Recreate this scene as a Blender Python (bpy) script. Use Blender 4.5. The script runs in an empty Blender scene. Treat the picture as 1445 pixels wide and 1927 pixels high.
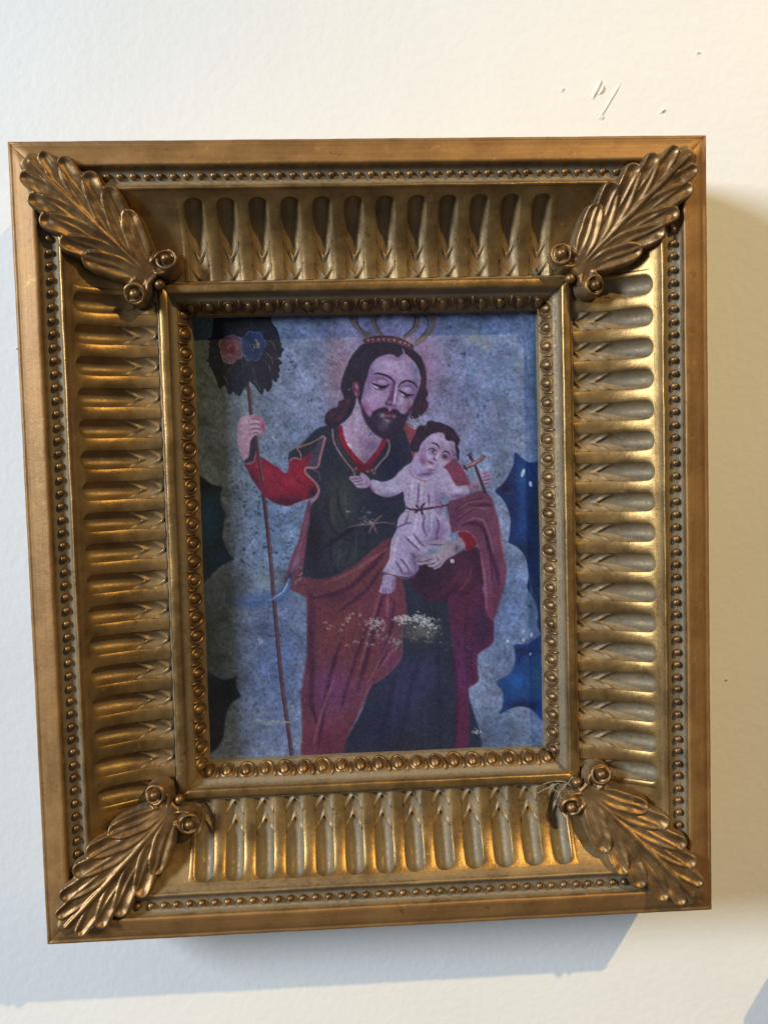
import bpy, math, random
import numpy as np
from mathutils import Matrix, Vector

random.seed(7)
RNG = np.random.default_rng(11)
scene = bpy.context.scene
COL = scene.collection

# ------------------------------------------------------------------ camera
W, H, T = 0.370, 0.4298, 0.060          # frame width, height, stand-off of its silhouette edge from the wall
FPX, PW, PH = 1600.0, 1445.0, 1927.0
cam = bpy.data.cameras.new("camera")
cam.sensor_fit = 'HORIZONTAL'
cam.sensor_width = 36.0
cam.lens = 36.0 * FPX / PW
cam.clip_start, cam.clip_end = 0.01, 50
cam_o = bpy.data.objects.new("camera", cam)
COL.objects.link(cam_o)
R = ((0.9984678, 0.0273188, -0.0481220), (-0.0297807, 0.9982438, -0.0512087), (0.0466385, 0.0525634, 0.9975279))
def f2w(v):                              # frame axes (right, down, into wall) -> world
    return Vector((v[0], v[2], -v[1]))
right, down, fwd = f2w(R[0]), f2w(R[1]), f2w(R[2])
cpos = Vector((-0.016021, -0.458725 - T, 0.040449))
cam_o.matrix_world = Matrix((
    (right.x, -down.x, -fwd.x, cpos.x), (right.y, -down.y, -fwd.y, cpos.y),
    (right.z, -down.z, -fwd.z, cpos.z), (0, 0, 0, 1)))
scene.camera = cam_o
def at(px, py, z):                       # photo pixel -> (x right, y down) on the plane of depth z behind the silhouette
    d = [R[0][k] * (px - PW / 2) / FPX + R[1][k] * (py - PH / 2) / FPX + R[2][k] for k in range(3)]
    s = (z + 0.458725) / d[2]
    return (-0.016021 + s * d[0], -0.040449 + s * d[1])

# ------------------------------------------------------------------ world and lamps
world = bpy.data.worlds.new("World")
scene.world = world
world.use_nodes = True
wb = world.node_tree.nodes['Background']
wb.inputs['Color'].default_value = (0.96, 0.975, 1.0, 1)
wb.inputs['Strength'].default_value = 0.125
scene.view_settings.view_transform = 'Standard'
scene.view_settings.look = 'None'
scene.view_settings.exposure = 0
scene.view_settings.gamma = 1

def lamp(name, kind, pos, target, power, color):
    l = bpy.data.lights.new(name, kind)
    l.energy, l.color = power, color
    o = bpy.data.objects.new(name, l)
    COL.objects.link(o)
    o.location = pos
    o.rotation_euler = (Vector(target) - Vector(pos)).to_track_quat('-Z', 'Y').to_euler()
    return l
# daylight from a window on the left
d = Vector((-1.45, -1.0, 0.58)).normalized() * 3.6
win = lamp("window_light", 'AREA', d, (0, 0, 0.0), 170, (0.82, 0.925, 1.02))
win.shape, win.size, win.size_y = 'RECTANGLE', 0.75, 1.10
# halogen spot high on the right
d = Vector((1.985, -2.46, 2.585))
sp = lamp("halogen_spot", 'SPOT', d, (0.30, 0, 0.0), 480, (0.98, 0.70, 0.29))
sp.spot_size, sp.spot_blend, sp.shadow_soft_size = math.radians(21), 1.0, 0.034

# ------------------------------------------------------------------ helpers
def mesh_obj(name, V, F, mat, parent=None, smooth=True, attr=None):
    me = bpy.data.meshes.new(name)
    me.from_pydata([tuple(v) for v in V], [], [tuple(f) for f in F])
    if attr is not None:
        a = me.attributes.new("wash", 'FLOAT', 'POINT')
        a.data.foreach_set("value", np.asarray(attr, dtype=np.float32))
    if smooth:
        me.polygons.foreach_set("use_smooth", [True] * len(me.polygons))
    me.materials.append(mat)
    o = bpy.data.objects.new(name, me)
    COL.objects.link(o)
    if parent: o.parent = parent
    return o
def grid_faces(nr, nc, off=0):
    return [(off + r * nc + c, off + r * nc + c + 1, off + (r + 1) * nc + c + 1, off + (r + 1) * nc + c)
            for r in range(nr - 1) for c in range(nc - 1)]
def copy_to(src, parent, loc=None, mat=None):
    o = src.copy()
    COL.objects.link(o)
    o.parent = parent
    if mat is not None: o.matrix_local = mat
    elif loc is not None: o.location = loc
    return o
def nt(name):
    m = bpy.data.materials.new(name)
    m.use_nodes = True
    t = m.node_tree
    return m, t, t.nodes['Principled BSDF'], t.nodes, t.links
def noise(N, L, vec, scale, detail=4, rough=0.6):
    n = N.new('ShaderNodeTexNoise')
    n.inputs['Scale'].default_value = scale
    n.inputs['Detail'].default_value = detail
    n.inputs['Roughness'].default_value = rough
    L.new(vec, n.inputs['Vector'])
    return n.outputs['Fac']
def ramp(N, L, fac, a, b, c0=(0, 0, 0, 1), c1=(1, 1, 1, 1)):
    r = N.new('ShaderNodeValToRGB')
    if a > b: a, b, c0, c1 = b, a, c1, c0
    r.color_ramp.elements[0].position, r.color_ramp.elements[1].position = a, b
    r.color_ramp.elements[0].color, r.color_ramp.elements[1].color = c0, c1
    L.new(fac, r.inputs['Fac'])
    return r.outputs['Color']
def mix(N, L, fac, a, b):
    m = N.new('ShaderNodeMix')
    m.data_type = 'RGBA'
    for sock, v in ((m.inputs[0], fac), (m.inputs[6], a), (m.inputs[7], b)):
        if isinstance(v, (tuple, float)): sock.default_value = v
        else: L.new(v, sock)
    return m.outputs[2]
def math_n(N, L, op, a, b):
    m = N.new('ShaderNodeMath')
    m.operation = op
    m.use_clamp = op != 'MULTIPLY' or True
    for sock, v in ((m.inputs[0], a), (m.inputs[1], b)):
        if isinstance(v, (int, float)): sock.default_value = v
        else: L.new(v, sock)
    return m.outputs[0]

def gilt(name, base, dark, metal, rough, dust=0.35, streak=0.0):
    m, t, P, N, L = nt(name)
    g = N.new('ShaderNodeNewGeometry').outputs['Position']
    n1 = noise(N, L, g, 60, 5)
    n2 = noise(N, L, g, 420, 4, 0.7)
    n3 = noise(N, L, g, 2300, 3, 0.7)
    col = mix(N, L, ramp(N, L, n1, 0.36, 0.66), dark, base)
    col = mix(N, L, math_n(N, L, 'MULTIPLY', ramp(N, L, n2, 0.55, 0.78), 0.45), col, tuple(c * 0.55 for c in dark[:3]) + (1,))
    tc = N.new('ShaderNodeTexCoord').outputs['Object']
    mp = N.new('ShaderNodeMapping')
    mp.inputs['Scale'].default_value = (14, 900, 900)
    L.new(tc, mp.inputs['Vector'])
    st = noise(N, L, mp.outputs[0], 1.0, 5, 0.7)
    col = mix(N, L, math_n(N, L, 'MULTIPLY', ramp(N, L, st, 0.50, 0.72), streak), col, tuple(c * 1.5 for c in base[:3]) + (1,))
    col = mix(N, L, math_n(N, L, 'MULTIPLY', ramp(N, L, st, 0.46, 0.28), streak), col, tuple(c * 0.45 for c in dark[:3]) + (1,))
    n4 = noise(N, L, g, 150, 6, 0.75)
    col = mix(N, L, math_n(N, L, 'MULTIPLY', ramp(N, L, n4, 0.60, 0.68), 0.75), col, tuple(c * f for c, f in zip(base[:3], (1.25, 1.35, 1.5))) + (1,))
    col = mix(N, L, math_n(N, L, 'MULTIPLY', ramp(N, L, n4, 0.40, 0.30), 0.6), col, (0.085, 0.034, 0.016, 1))
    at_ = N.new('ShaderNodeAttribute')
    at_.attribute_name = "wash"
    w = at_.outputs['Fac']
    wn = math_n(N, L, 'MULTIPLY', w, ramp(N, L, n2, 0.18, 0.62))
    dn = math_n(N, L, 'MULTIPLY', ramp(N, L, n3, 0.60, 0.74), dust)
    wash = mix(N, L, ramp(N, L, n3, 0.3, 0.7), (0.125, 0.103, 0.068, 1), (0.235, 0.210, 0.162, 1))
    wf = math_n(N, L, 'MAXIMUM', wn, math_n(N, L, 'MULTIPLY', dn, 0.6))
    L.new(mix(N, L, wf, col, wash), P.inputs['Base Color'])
    L.new(math_n(N, L, 'MULTIPLY', math_n(N, L, 'SUBTRACT', 1.0, wf), metal), P.inputs['Metallic'])
    rr = math_n(N, L, 'ADD', math_n(N, L, 'MULTIPLY', n1, 0.16), rough - 0.06)
    L.new(math_n(N, L, 'ADD', rr, math_n(N, L, 'MULTIPLY', wf, 0.35)), P.inputs['Roughness'])
    b = N.new('ShaderNodeBump')
    b.inputs['Strength'].default_value = 0.35
    b.inputs['Distance'].default_value = 0.0006
    L.new(math_n(N, L, 'ADD', math_n(N, L, 'MULTIPLY', n2, 0.7), math_n(N, L, 'MULTIPLY', n3, 0.3)), b.inputs['Height'])
    L.new(b.outputs[0], P.inputs['Normal'])
    return m
GOLD = gilt("worn_gilt", (0.41, 0.250, 0.092, 1), (0.22, 0.128, 0.046, 1), 0.84, 0.36, 0.2)
BAND = gilt("bronze_band", (0.31, 0.162, 0.052, 1), (0.22, 0.110, 0.034, 1), 0.42, 0.50, 0.12, 0.28)
LEAFM = gilt("leaf_gilt", (0.31, 0.185, 0.076, 1), (0.15, 0.082, 0.034, 1), 0.76, 0.40, 0.7)

# ------------------------------------------------------------------ wall
m, t, P, N, L = nt("painted_plaster")
g = N.new('ShaderNodeNewGeometry').outputs['Position']
na, nb, nc_ = noise(N, L, g, 9, 4), noise(N, L, g, 190, 3, 0.5), noise(N, L, g, 60, 3)
L.new(mix(N, L, ramp(N, L, na, 0.35, 0.7), (0.79, 0.785, 0.77, 1), (0.82, 0.815, 0.80, 1)), P.inputs['Base Color'])
P.inputs['Roughness'].default_value = 0.62
b = N.new('ShaderNodeBump')
b.inputs['Strength'].default_value = 0.24
b.inputs['Distance'].default_value = 0.0016
L.new(math_n(N, L, 'ADD', math_n(N, L, 'MULTIPLY', nb, 0.6), math_n(N, L, 'MULTIPLY', nc_, 0.4)), b.inputs['Height'])
L.new(b.outputs[0], P.inputs['Normal'])
WALL = m
wall = mesh_obj("wall", [(-1.5, 0, -1.5), (1.5, 0, -1.5), (1.5, 0, 1.5), (-1.5, 0, 1.5)], [(0, 1, 2, 3)], WALL, smooth=False)
wall['kind'] = 'structure'
wall['label'] = 'off-white painted plaster wall behind the gilt frame'

def chip(pts, h):                        # a lifted flake of paint: outline in photo pixels, raised on one side
    n = len(pts)
    q = [at(x, y, T) for x, y in pts]
    cx, cy = sum(p[0] for p in q) / n, sum(p[1] for p in q) / n
    V = [(p[0], -0.0001, -p[1]) for p in q] + [(cx + (p[0] - cx) * .6, -h * .7 * (0.3 + 0.7 * (i < n / 2)), -(cy + (p[1] - cy) * .6)) for i, p in enumerate(q)]
    F = [(i, (i + 1) % n, n + (i + 1) % n, n + i) for i in range(n)] + [tuple(range(n, 2 * n))]
    o = mesh_obj("paint_flake", V, F, WALL, wall, smooth=False)
for pts, h in (([(1113, 185), (1120, 172), (1132, 148), (1134, 152), (1124, 172), (1116, 187)], .0016),
               ([(1128, 178), (1134, 170), (1136, 160), (1133, 158), (1129, 168), (1126, 177)], .0018),
               ([(1124, 226), (1133, 214), (1152, 180), (1168, 155), (1169, 157), (1153, 184), (1135, 217)], .0009),
               ([(1130, 222), (1134, 217), (1137, 222), (1134, 226)], .0012),
               ([(1055, 168), (1060, 164), (1063, 169), (1058, 174)], .0011),
               ([(1242, 211), (1250, 204), (1251, 209), (1245, 213)], .0018),
               ([(1364, 1279), (1369, 1275), (1371, 1280), (1367, 1283)], .0015),
               ([(1309, 98), (1318, 97), (1318, 101), (1310, 102)], .0010), 
               ([(29, 657), (33, 654), (35, 658)], .0010),):
    chip(pts, h)

# ------------------------------------------------------------------ picture frame
frame = bpy.data.objects.new("picture_frame", None)
COL.objects.link(frame)
frame.empty_display_size = 0.05
frame['label'] = 'ornate gilt picture frame with fluted cove, beading and acanthus corners, hung on the white wall'
frame['category'] = 'picture frame'

U0, UF, Z0, ZF = 0.0268, 0.0691, 0.0020, 0.0205     # cove: outer and inner inset, depths
TH0, TH1 = math.radians(28), math.radians(86)
def cove(v):                             # v 0..1 -> inset, depth
    th = TH0 + (TH1 - TH0) * v
    u = U0 + (UF - U0) * (math.cos(TH0) - math.cos(th)) / (math.cos(TH0) - math.cos(TH1))
    z = Z0 + (ZF - Z0) * (math.sin(th) - math.sin(TH0)) / (math.sin(TH1) - math.sin(TH0))
    return u, z
def cove_n(v):                           # outward normal in (inset, depth)
    a, b = cove(v - 1e-3), cove(v + 1e-3)
    du, dz = b[0] - a[0], b[1] - a[1]
    l = math.hypot(du, dz)
    return dz / l, -du / l
OUT = [(0.0030, T - .0004), (0.0004, .030), (0.0, .0016), (.0004, .0004), (.0012, -.0002), (.0020, -.0003), (.0026, .0001), (.0031, -.0004),
       (.0060, -.0013), (.0090, -.0022), (.0118, -.0030), (.0130, -.0033), (.0138, -.0031), (.0143, -.0024), (.0146, -.0010), (.0148, .0010), (.0156, .0021),
       (.0186, .0024), (.0216, .0022), (.0228, .0014), (.0236, .0002), (.0243, -.0005), (.0250, -.0008), (.0256, -.0004), (.0260, .0006)]
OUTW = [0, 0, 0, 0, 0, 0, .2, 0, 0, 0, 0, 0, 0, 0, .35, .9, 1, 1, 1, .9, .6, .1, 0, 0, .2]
LIP = [(UF + .0003, ZF + .0002), (.0702, ZF - .0006), (.0708, ZF - .0023), (.0714, ZF - .0030), (.0722, ZF - .0032), (.0750, ZF - .0034), (.0758, ZF - .0030),
       (.0762, ZF - .0020), (.0764, .0200), (.0769, .0228), (.0778, .0238), (.0788, .0240), (.0796, .0252), (.0808, .0274), (.0822, .0298), (.0836, .0322),
       (.0848, .0342), (.0853, .0346), (.0856, .0352), (.0858, .0402)]
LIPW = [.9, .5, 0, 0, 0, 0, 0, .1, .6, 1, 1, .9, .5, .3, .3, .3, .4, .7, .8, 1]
def wob(x, k, a):                        # slight hand-made unevenness
    return a * (math.sin(x * 91 + k) + 0.6 * math.sin(x * 237 + 2.1 * k) + 0.4 * math.sin(x * 611 + 3.7 * k))

V0 = 0.075                               # where the flutes begin
SIDES = [  # angle, half length, flutes, pitch, centre
    (0, W / 2, 13, .0168, .0010, .95), (90, H / 2, 17, .0171, .0, .9), (180, W / 2, 12, .01708, -.0027, .5), (270, H / 2, 17, .0169, .0020, .42)]
VS = [V0 + (1 - V0) * x for x in (0, .006, .016, .032, .052, .08, .115, .16, .22, .29, .37, .45, .53, .60, .66, .73, .80, .88, .95, 1)]
def hw(v, pitch):                        # half width of a flute
    x = (v - V0) / (1 - V0)
    e = math.sqrt(max(0.0, 1 - (1 - min(1, x / .11)) ** 2))
    body = .292 + .026 * math.sin(math.pi * min(1, x / .62)) + .035 * max(0, (x - .55) / .45) ** 1.3
    return pitch * body * e
def drop(v):
    x = (v - V0) / (1 - V0)
    return .0052 * min(1, x / .10) ** .5 * (1 - .62 * max(0, (x - .42) / .58) ** .9)

def side_matrix(deg):
    a = math.radians(deg)
    c, s = math.cos(a), math.sin(a)
    half = H / 2 if deg in (0, 180) else W / 2
    ex, ey = Vector((c, 0, s)), Vector((-s, 0, c))          # along, inset (towards the middle)
    o = -ey * half + Vector((0, -T, 0))
    n = Vector((0, -1, 0))
    return Matrix(((ex.x, ey.x, n.x, o.x), (ex.y, ey.y, n.y, o.y), (ex.z, ey.z, n.z, o.z), (0, 0, 0, 1)))

def make_flute(pitch, dirt=1):
    V, A = [], []
    for v in VS:
        u, z = cove(v)
        nu, nz = cove_n(v)
        h, dp = hw(v, pitch), drop(v)
        for a in (-1, -.93, -.8, -.55, -.28, 0, .28, .55, .8, .93, 1):
            k = dp * (1 - abs(a) ** 2.6)
            V.append((h * a, u - nu * k, -(z - nz * k)))
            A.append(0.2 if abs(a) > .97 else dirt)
    return V, grid_faces(len(VS), 11), A
def make_rib(pitch, lo=-1, hi=1):
    V = []
    for v in VS:
        u, z = cove(v)
        nu, nz = cove_n(v)
        h = pitch / 2 - hw(v, pitch)
        for a in (-1, -.9, -.4, .4, .9, 1):
            k = .00040 * (1 - abs(a) ** 4) * min(1, (v - V0) / .10)
            if lo == 0: a = (a + 1) / 2
            if hi == 0: a = (a - 1) / 2
            V.append((h * a, u + nu * k, -(z + nz * k)))
    return V, grid_faces(len(VS), 6), [0.0 if i < 6 * 15 else .12 for i in range(len(V))]
def bar(P, r, up):                       # triangular-section ridge along the polyline P
    V = []
    for i, p in enumerate(P):
        a, b = Vector(P[max(0, i - 1)]), Vector(P[min(len(P) - 1, i + 1)])
        tdir = (b - a).normalized()
        sd = tdir.cross(Vector(up)).normalized()
        k = .55 if i in (0, len(P) - 1) else 1
        p = Vector(p)
        V += [p + sd * r * k - Vector(up) * r, p + sd * r * .45 * k + Vector(up) * r * .55 * k, p - sd * r * .45 * k + Vector(up) * r * .55 * k, p - sd * r * k - Vector(up) * r]
    F = [f for i in range(len(P) - 1) for f in [(4 * i + j, 4 * i + j + 1, 4 * i + j + 5, 4 * i + j + 4) for j in range(3)]]
    n = 4 * (len(P) - 1)
    return V, F + [(3, 2, 1, 0), (n, n + 1, n + 2, n + 3)]
def make_chevron(pitch, va, vb):         # a swallow-tailed leaf tip lying in the flute: steep notched edge, long back slope
    V = []
    xs = (-1, -.8, -.55, -.3, -.12, 0, .12, .3, .55, .8, 1)
    for x in xs:
        f = 1 - max(0, abs(x) - .06) / .94
        for dv, up in ((-.010, -.0002), (.002, .0015), (.014, .0014), (.075, -.0001)):
            v = min(1.0, va + (vb - va) * f + dv)
            u, z = cove(v)
            nu, nz = cove_n(v)
            a = x * .93
            k = drop(v) * (1 - abs(a) ** 2.6) - up * (1 - .45 * abs(x))
            V.append((hw(v, pitch) * a, u - nu * k, -(z - nz * k)))
    return V, grid_faces(len(xs), 4), [w for x in xs for w in (1, .1, .5, 1)]
def sphere(rx, ry, rz, nu=10, nv=7):
    V = [(0, 0, rz)]
    for i in range(1, nv):
        p = math.pi * i / nv
        V += [(rx * math.sin(p) * math.cos(2 * math.pi * j / nu), ry * math.sin(p) * math.sin(2 * math.pi * j / nu), rz * math.cos(p)) for j in range(nu)]
    V.append((0, 0, -rz))
    F = [(0, 1 + j, 1 + (j + 1) % nu) for j in range(nu)]
    for i in range(nv - 2):
        F += [(1 + i * nu + j, 1 + (i + 1) * nu + j, 1 + (i + 1) * nu + (j + 1) % nu, 1 + i * nu + (j + 1) % nu) for j in range(nu)]
    e = len(V) - 1
    F += [(e, 1 + (nv - 2) * nu + (j + 1) % nu, 1 + (nv - 2) * nu + j) for j in range(nu)]
    return V, F

protos = {}
bead0 = egg0 = tongue0 = None
for deg, hl, nfl, pitch, cen, dirt in SIDES:
    # --- the rail: band, bead channel, ridge, plain cove, lip and sight edge, mitred at both ends
    V, F, A, MI = [], [], [], []
    nc = 121
    def rows(prof, wash, s0=None, s1=None, cols=nc, jit=1):
        off = len(V)
        for r, (u, z) in enumerate(prof):
            e = hl - u
            a, b_ = (-e if s0 is None else s0), (e if s1 is None else s1)
            if s0 == 'L': a, b_ = -e, cen - nfl * pitch / 2
            if s0 == 'R': a, b_ = cen + nfl * pitch / 2, e
            for c in range(cols):
                s = a + (b_ - a) * c / (cols - 1)
                if jit and c in (1, cols - 2): s = (a + .0005) if c == 1 else (b_ - .0005)
                edge = jit * min(1, (e - abs(s)) / .02)
                du = wob(s, r * .15 + deg, .00005 if r < 14 else .00010) * edge if z < .05 else 0
                dz = wob(s + .3, r * .15 + deg, .00010) * edge if z < .05 else 0
                V.append((s, u + du, -(z + dz + (.0003 if jit and c in (0, cols - 1) else 0))))
                A.append(wash[r])
        F.extend(grid_faces(len(prof), cols, off))
        MI.extend([0 if prof is OUT and r < 13 else 1 for r in range(len(prof) - 1) for c in range(cols - 1)])
    plain = [OUT[-1]] + [cove(V0 * x) for x in (0, .25, .5, .75, 1)]
    rows(OUT, OUTW)
    rows(plain, [.2, .3, .15, 0, 0, 0], jit=0)
    cv = [cove(v) for v in VS]
    rows(cv, [0] * 10 + [.1] * 10, 'L', 0, 8, 0)
    rows(cv, [0] * 10 + [.1] * 10, 'R', 0, 8, 0)
    rows([cove(1)] + LIP, [.6] + LIPW)
    if deg == 0:                         # dust has settled along the lower rail
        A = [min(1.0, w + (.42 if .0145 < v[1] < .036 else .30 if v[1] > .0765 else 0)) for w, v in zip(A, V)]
    rail = mesh_obj("rail", V, F, BAND, frame, attr=A)
    rail.data.materials.append(GOLD)
    rail.data.polygons.foreach_set("material_index", MI)
    rail.matrix_local = side_matrix(deg)
    # --- flutes, ribs, leaf tips
    key = deg
    if key not in protos:
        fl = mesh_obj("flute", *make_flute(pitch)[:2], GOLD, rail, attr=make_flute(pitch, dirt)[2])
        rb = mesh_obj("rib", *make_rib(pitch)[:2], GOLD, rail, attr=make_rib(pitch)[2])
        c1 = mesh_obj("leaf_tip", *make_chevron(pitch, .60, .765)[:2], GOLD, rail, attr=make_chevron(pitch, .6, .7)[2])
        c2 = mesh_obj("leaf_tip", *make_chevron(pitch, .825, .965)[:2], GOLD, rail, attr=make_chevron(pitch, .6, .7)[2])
        # half ribs close the row at both ends
        hl_ = make_rib(pitch, -1, 0)
        hlf = mesh_obj("rib", *hl_[:2], GOLD, rail, attr=hl_[2])
        hl_ = make_rib(pitch, 0, 1)
        hrf = mesh_obj("rib", *hl_[:2], GOLD, rail, attr=hl_[2])
        protos[key] = (fl, rb, c1, c2, hlf, hrf)
        first = True
    else:
        first = False
    fl, rb, c1, c2, hlf, hrf = protos[key]
    for k in range(nfl):
        s = cen + (k - (nfl - 1) / 2) * pitch
        for src in (fl, c1, c2):
            if first and k == 0: src.location = (s, 0, 0)
            else: copy_to(src, rail, (s + (random.uniform(-.0002, .0002) if src is not fl else 0), 0, 0))
        if k < nfl - 1:
            if first and k == 0: rb.location = (s + pitch / 2, 0, 0)
            else: copy_to(rb, rail, (s + pitch / 2, 0, 0))
    for src, s in ((hrf, cen - nfl * pitch / 2), (hlf, cen + nfl * pitch / 2)):
        if first: src.location = (s, 0, 0)
        else: copy_to(src, rail, (s, 0, 0))
    # --- beads
    n = int(round(2 * (hl - .036) / .00695))
    for k in range(n + 1):
        s = -(hl - .036) + k * 2 * (hl - .036) / n
        loc = (s + random.uniform(-.00025, .00025), .0186 + random.uniform(-.00015, .00015), -.0017)
        if bead0 is None:
            bead0 = mesh_obj("bead", *sphere(.00200, .00200, .00215, 12, 8), LEAFM, rail)
            bead0.location = loc
        else: copy_to(bead0, rail, loc)
    # --- egg and tongue enrichment on the sight moulding
    wi = hl - .0806
    n = int(round(2 * wi / .0109))
    pe = 2 * wi / n
    for k in range(n):
        s = -wi + (k + .5) * pe
        if egg0 is None:
            V, F = sphere(.0028, .0048, .0026, 12, 9)
            V = [(p[0] * (1 - .24 * p[1] / .0050), p[1], p[2]) for p in V]
            egg0 = mesh_obj("egg", V, F, LEAFM, rail)
            P3 = [(.0043 * math.cos(a), .0054 * math.sin(a) + .0002, .0002) for a in [math.radians(x) for x in (-118, -85, -60, -30, -5, 20, 45, 70, 90, 110, 135, 160, 185, 210, 240, 265, 298)]]
            V, F = bar(P3, .00110, (0, 0, 1))
            tongue0 = mesh_obj("shell", V, F, LEAFM, rail)
            V, F = bar([(0, -.0066, .0002), (0, -.0040, .0010), (0, -.0010, .0006), (0, .0024, .0002)], .0013, (0, 0, 1))
            dart0 = mesh_obj("dart", V, F, LEAFM, rail)
            fe = True
        else: fe = False
        for src, ss in ((egg0, s), (tongue0, s), (dart0, s + pe / 2)):
            if src is dart0 and k == n - 1: continue
            M = Matrix.Translation((ss + random.uniform(-.0003, .0003), .0822, -.0299)) @ Matrix.Rotation(math.radians(-58 + random.uniform(-5, 5)), 4, 'X') @ Matrix.Scale(random.uniform(.84, 1.0), 4)
            if fe: src.matrix_local = M
            else: copy_to(src, rail, mat=M)

# --- acanthus leaves at the corners
def frame_depth(u):
    prof = OUT[3:] + [cove(x / 20) for x in range(21)] + LIP
    return np.interp(u, [p[0] for p in prof], [p[1] for p in prof])
def bez(p0, p1, p2, n=26):
    tt = np.linspace(0, 1, n)[:, None]
    return (1 - tt) ** 2 * np.array(p0) + 2 * tt * (1 - tt) * np.array(p1) + tt ** 2 * np.array(p2)
LEAFLETS = []   # (curve in (d, w), base half width, max half width, height)
LEAFLETS.append((bez((.0965, 0), (.060, .0010), (.0205, -.0006)), .0014, .0052, .0040))
for sg in (-1, 1):
    j = .0007 * sg
    LEAFLETS += [
        (bez((.082, .0010 * sg), (.048, .0018 * sg), (.0235, .0070 * sg + j)), .0010, .0050, .0036),
        (bez((.089, .0012 * sg), (.056, .0018 * sg), (.0330 + j, .0130 * sg)), .0010, .0060, .0037),
        (bez((.092, .0018 * sg), (.066, .0030 * sg), (.0452 - j, .0166 * sg)), .0012, .0066, .0037),
        (bez((.095, .0024 * sg), (.076, .0040 * sg), (.0580 + j, .0182 * sg)), .0014, .0068, .0037),
        (bez((.096, .0032 * sg), (.086, .0056 * sg), (.0705, .0166 * sg)), .0018, .0064, .0038),
        (bez((.094, .0040 * sg), (.098, .0080 * sg), (.0965, .0135 * sg)), .0030, .0064, .0046)]
ds, ws = np.arange(.0065, .1050, .00050), np.arange(-.0290, .02901, .00050)
D, Wd = np.meshgrid(ds, ws, indexing='ij')
best = np.full(D.shape, -1.0)
for n_, (C, b0, b1, ht) in enumerate(LEAFLETS):
    C = C * np.array([1, .92 if n_ not in (6, 12) else 1])
    q = np.full(D.shape, 9.0)
    tb = np.zeros(D.shape)
    sd_ = np.zeros(D.shape)
    for i in range(len(C) - 1):
        e = C[i + 1] - C[i]
        f = np.clip(((D - C[i, 0]) * e[0] + (Wd - C[i, 1]) * e[1]) / (e @ e), 0, 1)
        tt = (i + f) / (len(C) - 1)
        wid = b0 + (b1 - b0) * np.sin(np.clip(tt / .72, 0, 1) * math.pi / 2) ** 1.25
        wid = wid * (1 + .035 * np.sin(tt * 17 + n_)) * np.sqrt(np.clip(1 - .45 * np.clip((tt - .72) / .28, 0, 1) ** 2, 0, 1))
        px_, py_ = D - C[i, 0] - f * e[0], Wd - C[i, 1] - f * e[1]
        dist = np.hypot(px_, py_) / wid
        mk = dist < q
        q[mk] = dist[mk]
        tb[mk] = tt[mk]
        sd_[mk] = (np.sign(e[0] * py_ - e[1] * px_) * dist)[mk]
    rise = .55 + .45 * np.sin(np.clip(tb, 0, .8) / .8 * math.pi / 2)
    if n_ == 0:                          # midrib lobe: a rounded ridge with a sunk line on each side
        h = ht * rise * (1 - np.clip(q, 0, 1.02) ** 2.0)
        h -= .0012 * rise * np.clip((tb - .25) * 2, 0, 1) * np.exp(-((np.abs(sd_) - .38) / .16) ** 2)
    else:                                # side lobes are hollowed, with raised curling edges
        dish = .42 + .58 * np.clip(np.abs(sd_), 0, .8) ** 1.6 / .7
        dish = dish + .16 * np.exp(-((sd_ - .10) / .12) ** 2) * np.clip(1.1 - tb, 0, 1)
        h = ht * rise * (dish * (1 - np.clip(q, 0, 1.0) ** 7) + .12 * np.exp(-((tb - .9) / .08) ** 2))
    h[q > 1.0] = -1
    nb_ = h > best
    best = np.where(nb_, h, best)
# the web of the leaf between the lobes
bw = np.interp(D, [.016, .024, .036, .049, .063, .0765, .090, .097], [.004, .0092, .0145, .0164, .0177, .0158, .0108, .0070]) * (1 + .05 * np.sin(D * 480 + 1) + .03 * np.sin(D * 1130 + Wd * 90))
hwb = .0019 * (1 - (np.abs(Wd) / bw) ** 4) + .0004
hwb[(np.abs(Wd) > bw) | (D < .0165) | (D > .099)] = -1
best = np.maximum(best, hwb)
A_, B_ = (D + Wd) / math.sqrt(2), (D - Wd) / math.sqrt(2)
fz = np.mean([frame_depth(np.minimum(A_, B_) + o) for o in np.linspace(-.006, .006, 25)], 0)
arch = -.0060 + .0180 * np.clip((D - .012) / .085, 0, 1) ** 1.15 - .0025 * np.sin(np.clip((D - .012) / .085, 0, 1) * math.pi)
curl = -.0012 * np.exp(-((D - .017) / .006) ** 2)
plane = arch + curl + 9.0 * Wd ** 2 + .0008
sm = .0030
fz0 = frame_depth(np.minimum(A_, B_))
zb = -sm * np.log(np.exp(-plane / sm) + np.exp(-(fz - .0022) / sm))
zz = zb - np.where(best > 0, best, 0)
zz += .00010 * np.sin(D * 610 + Wd * 370) * np.sin(Wd * 790 - D * 260)
ok = best > 0
edge = ~ok
zz[edge] = np.maximum(fz0[edge] + .0015, zb[edge] + .003)
nr, ncx = D.shape
okp = np.zeros((nr + 2, ncx + 2), bool)
okp[1:-1, 1:-1] = ok
near = sum(okp[1 + a:nr + 1 + a, 1 + b:ncx + 1 + b].astype(int) for a in (-1, 0, 1) for b in (-1, 0, 1)) > 0
idx = -np.ones(D.shape, int)
idx[near] = np.arange(near.sum())
V = np.stack([A_[near], B_[near], -zz[near]], 1)
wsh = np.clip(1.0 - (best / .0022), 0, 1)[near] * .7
F = []
for r in range(nr - 1):
    for c in range(ncx - 1):
        q4 = (idx[r, c], idx[r + 1, c], idx[r + 1, c + 1], idx[r, c + 1])
        if min(q4) >= 0 and (ok[r, c] or ok[r + 1, c] or ok[r + 1, c + 1] or ok[r, c + 1]): F.append(q4)
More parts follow.
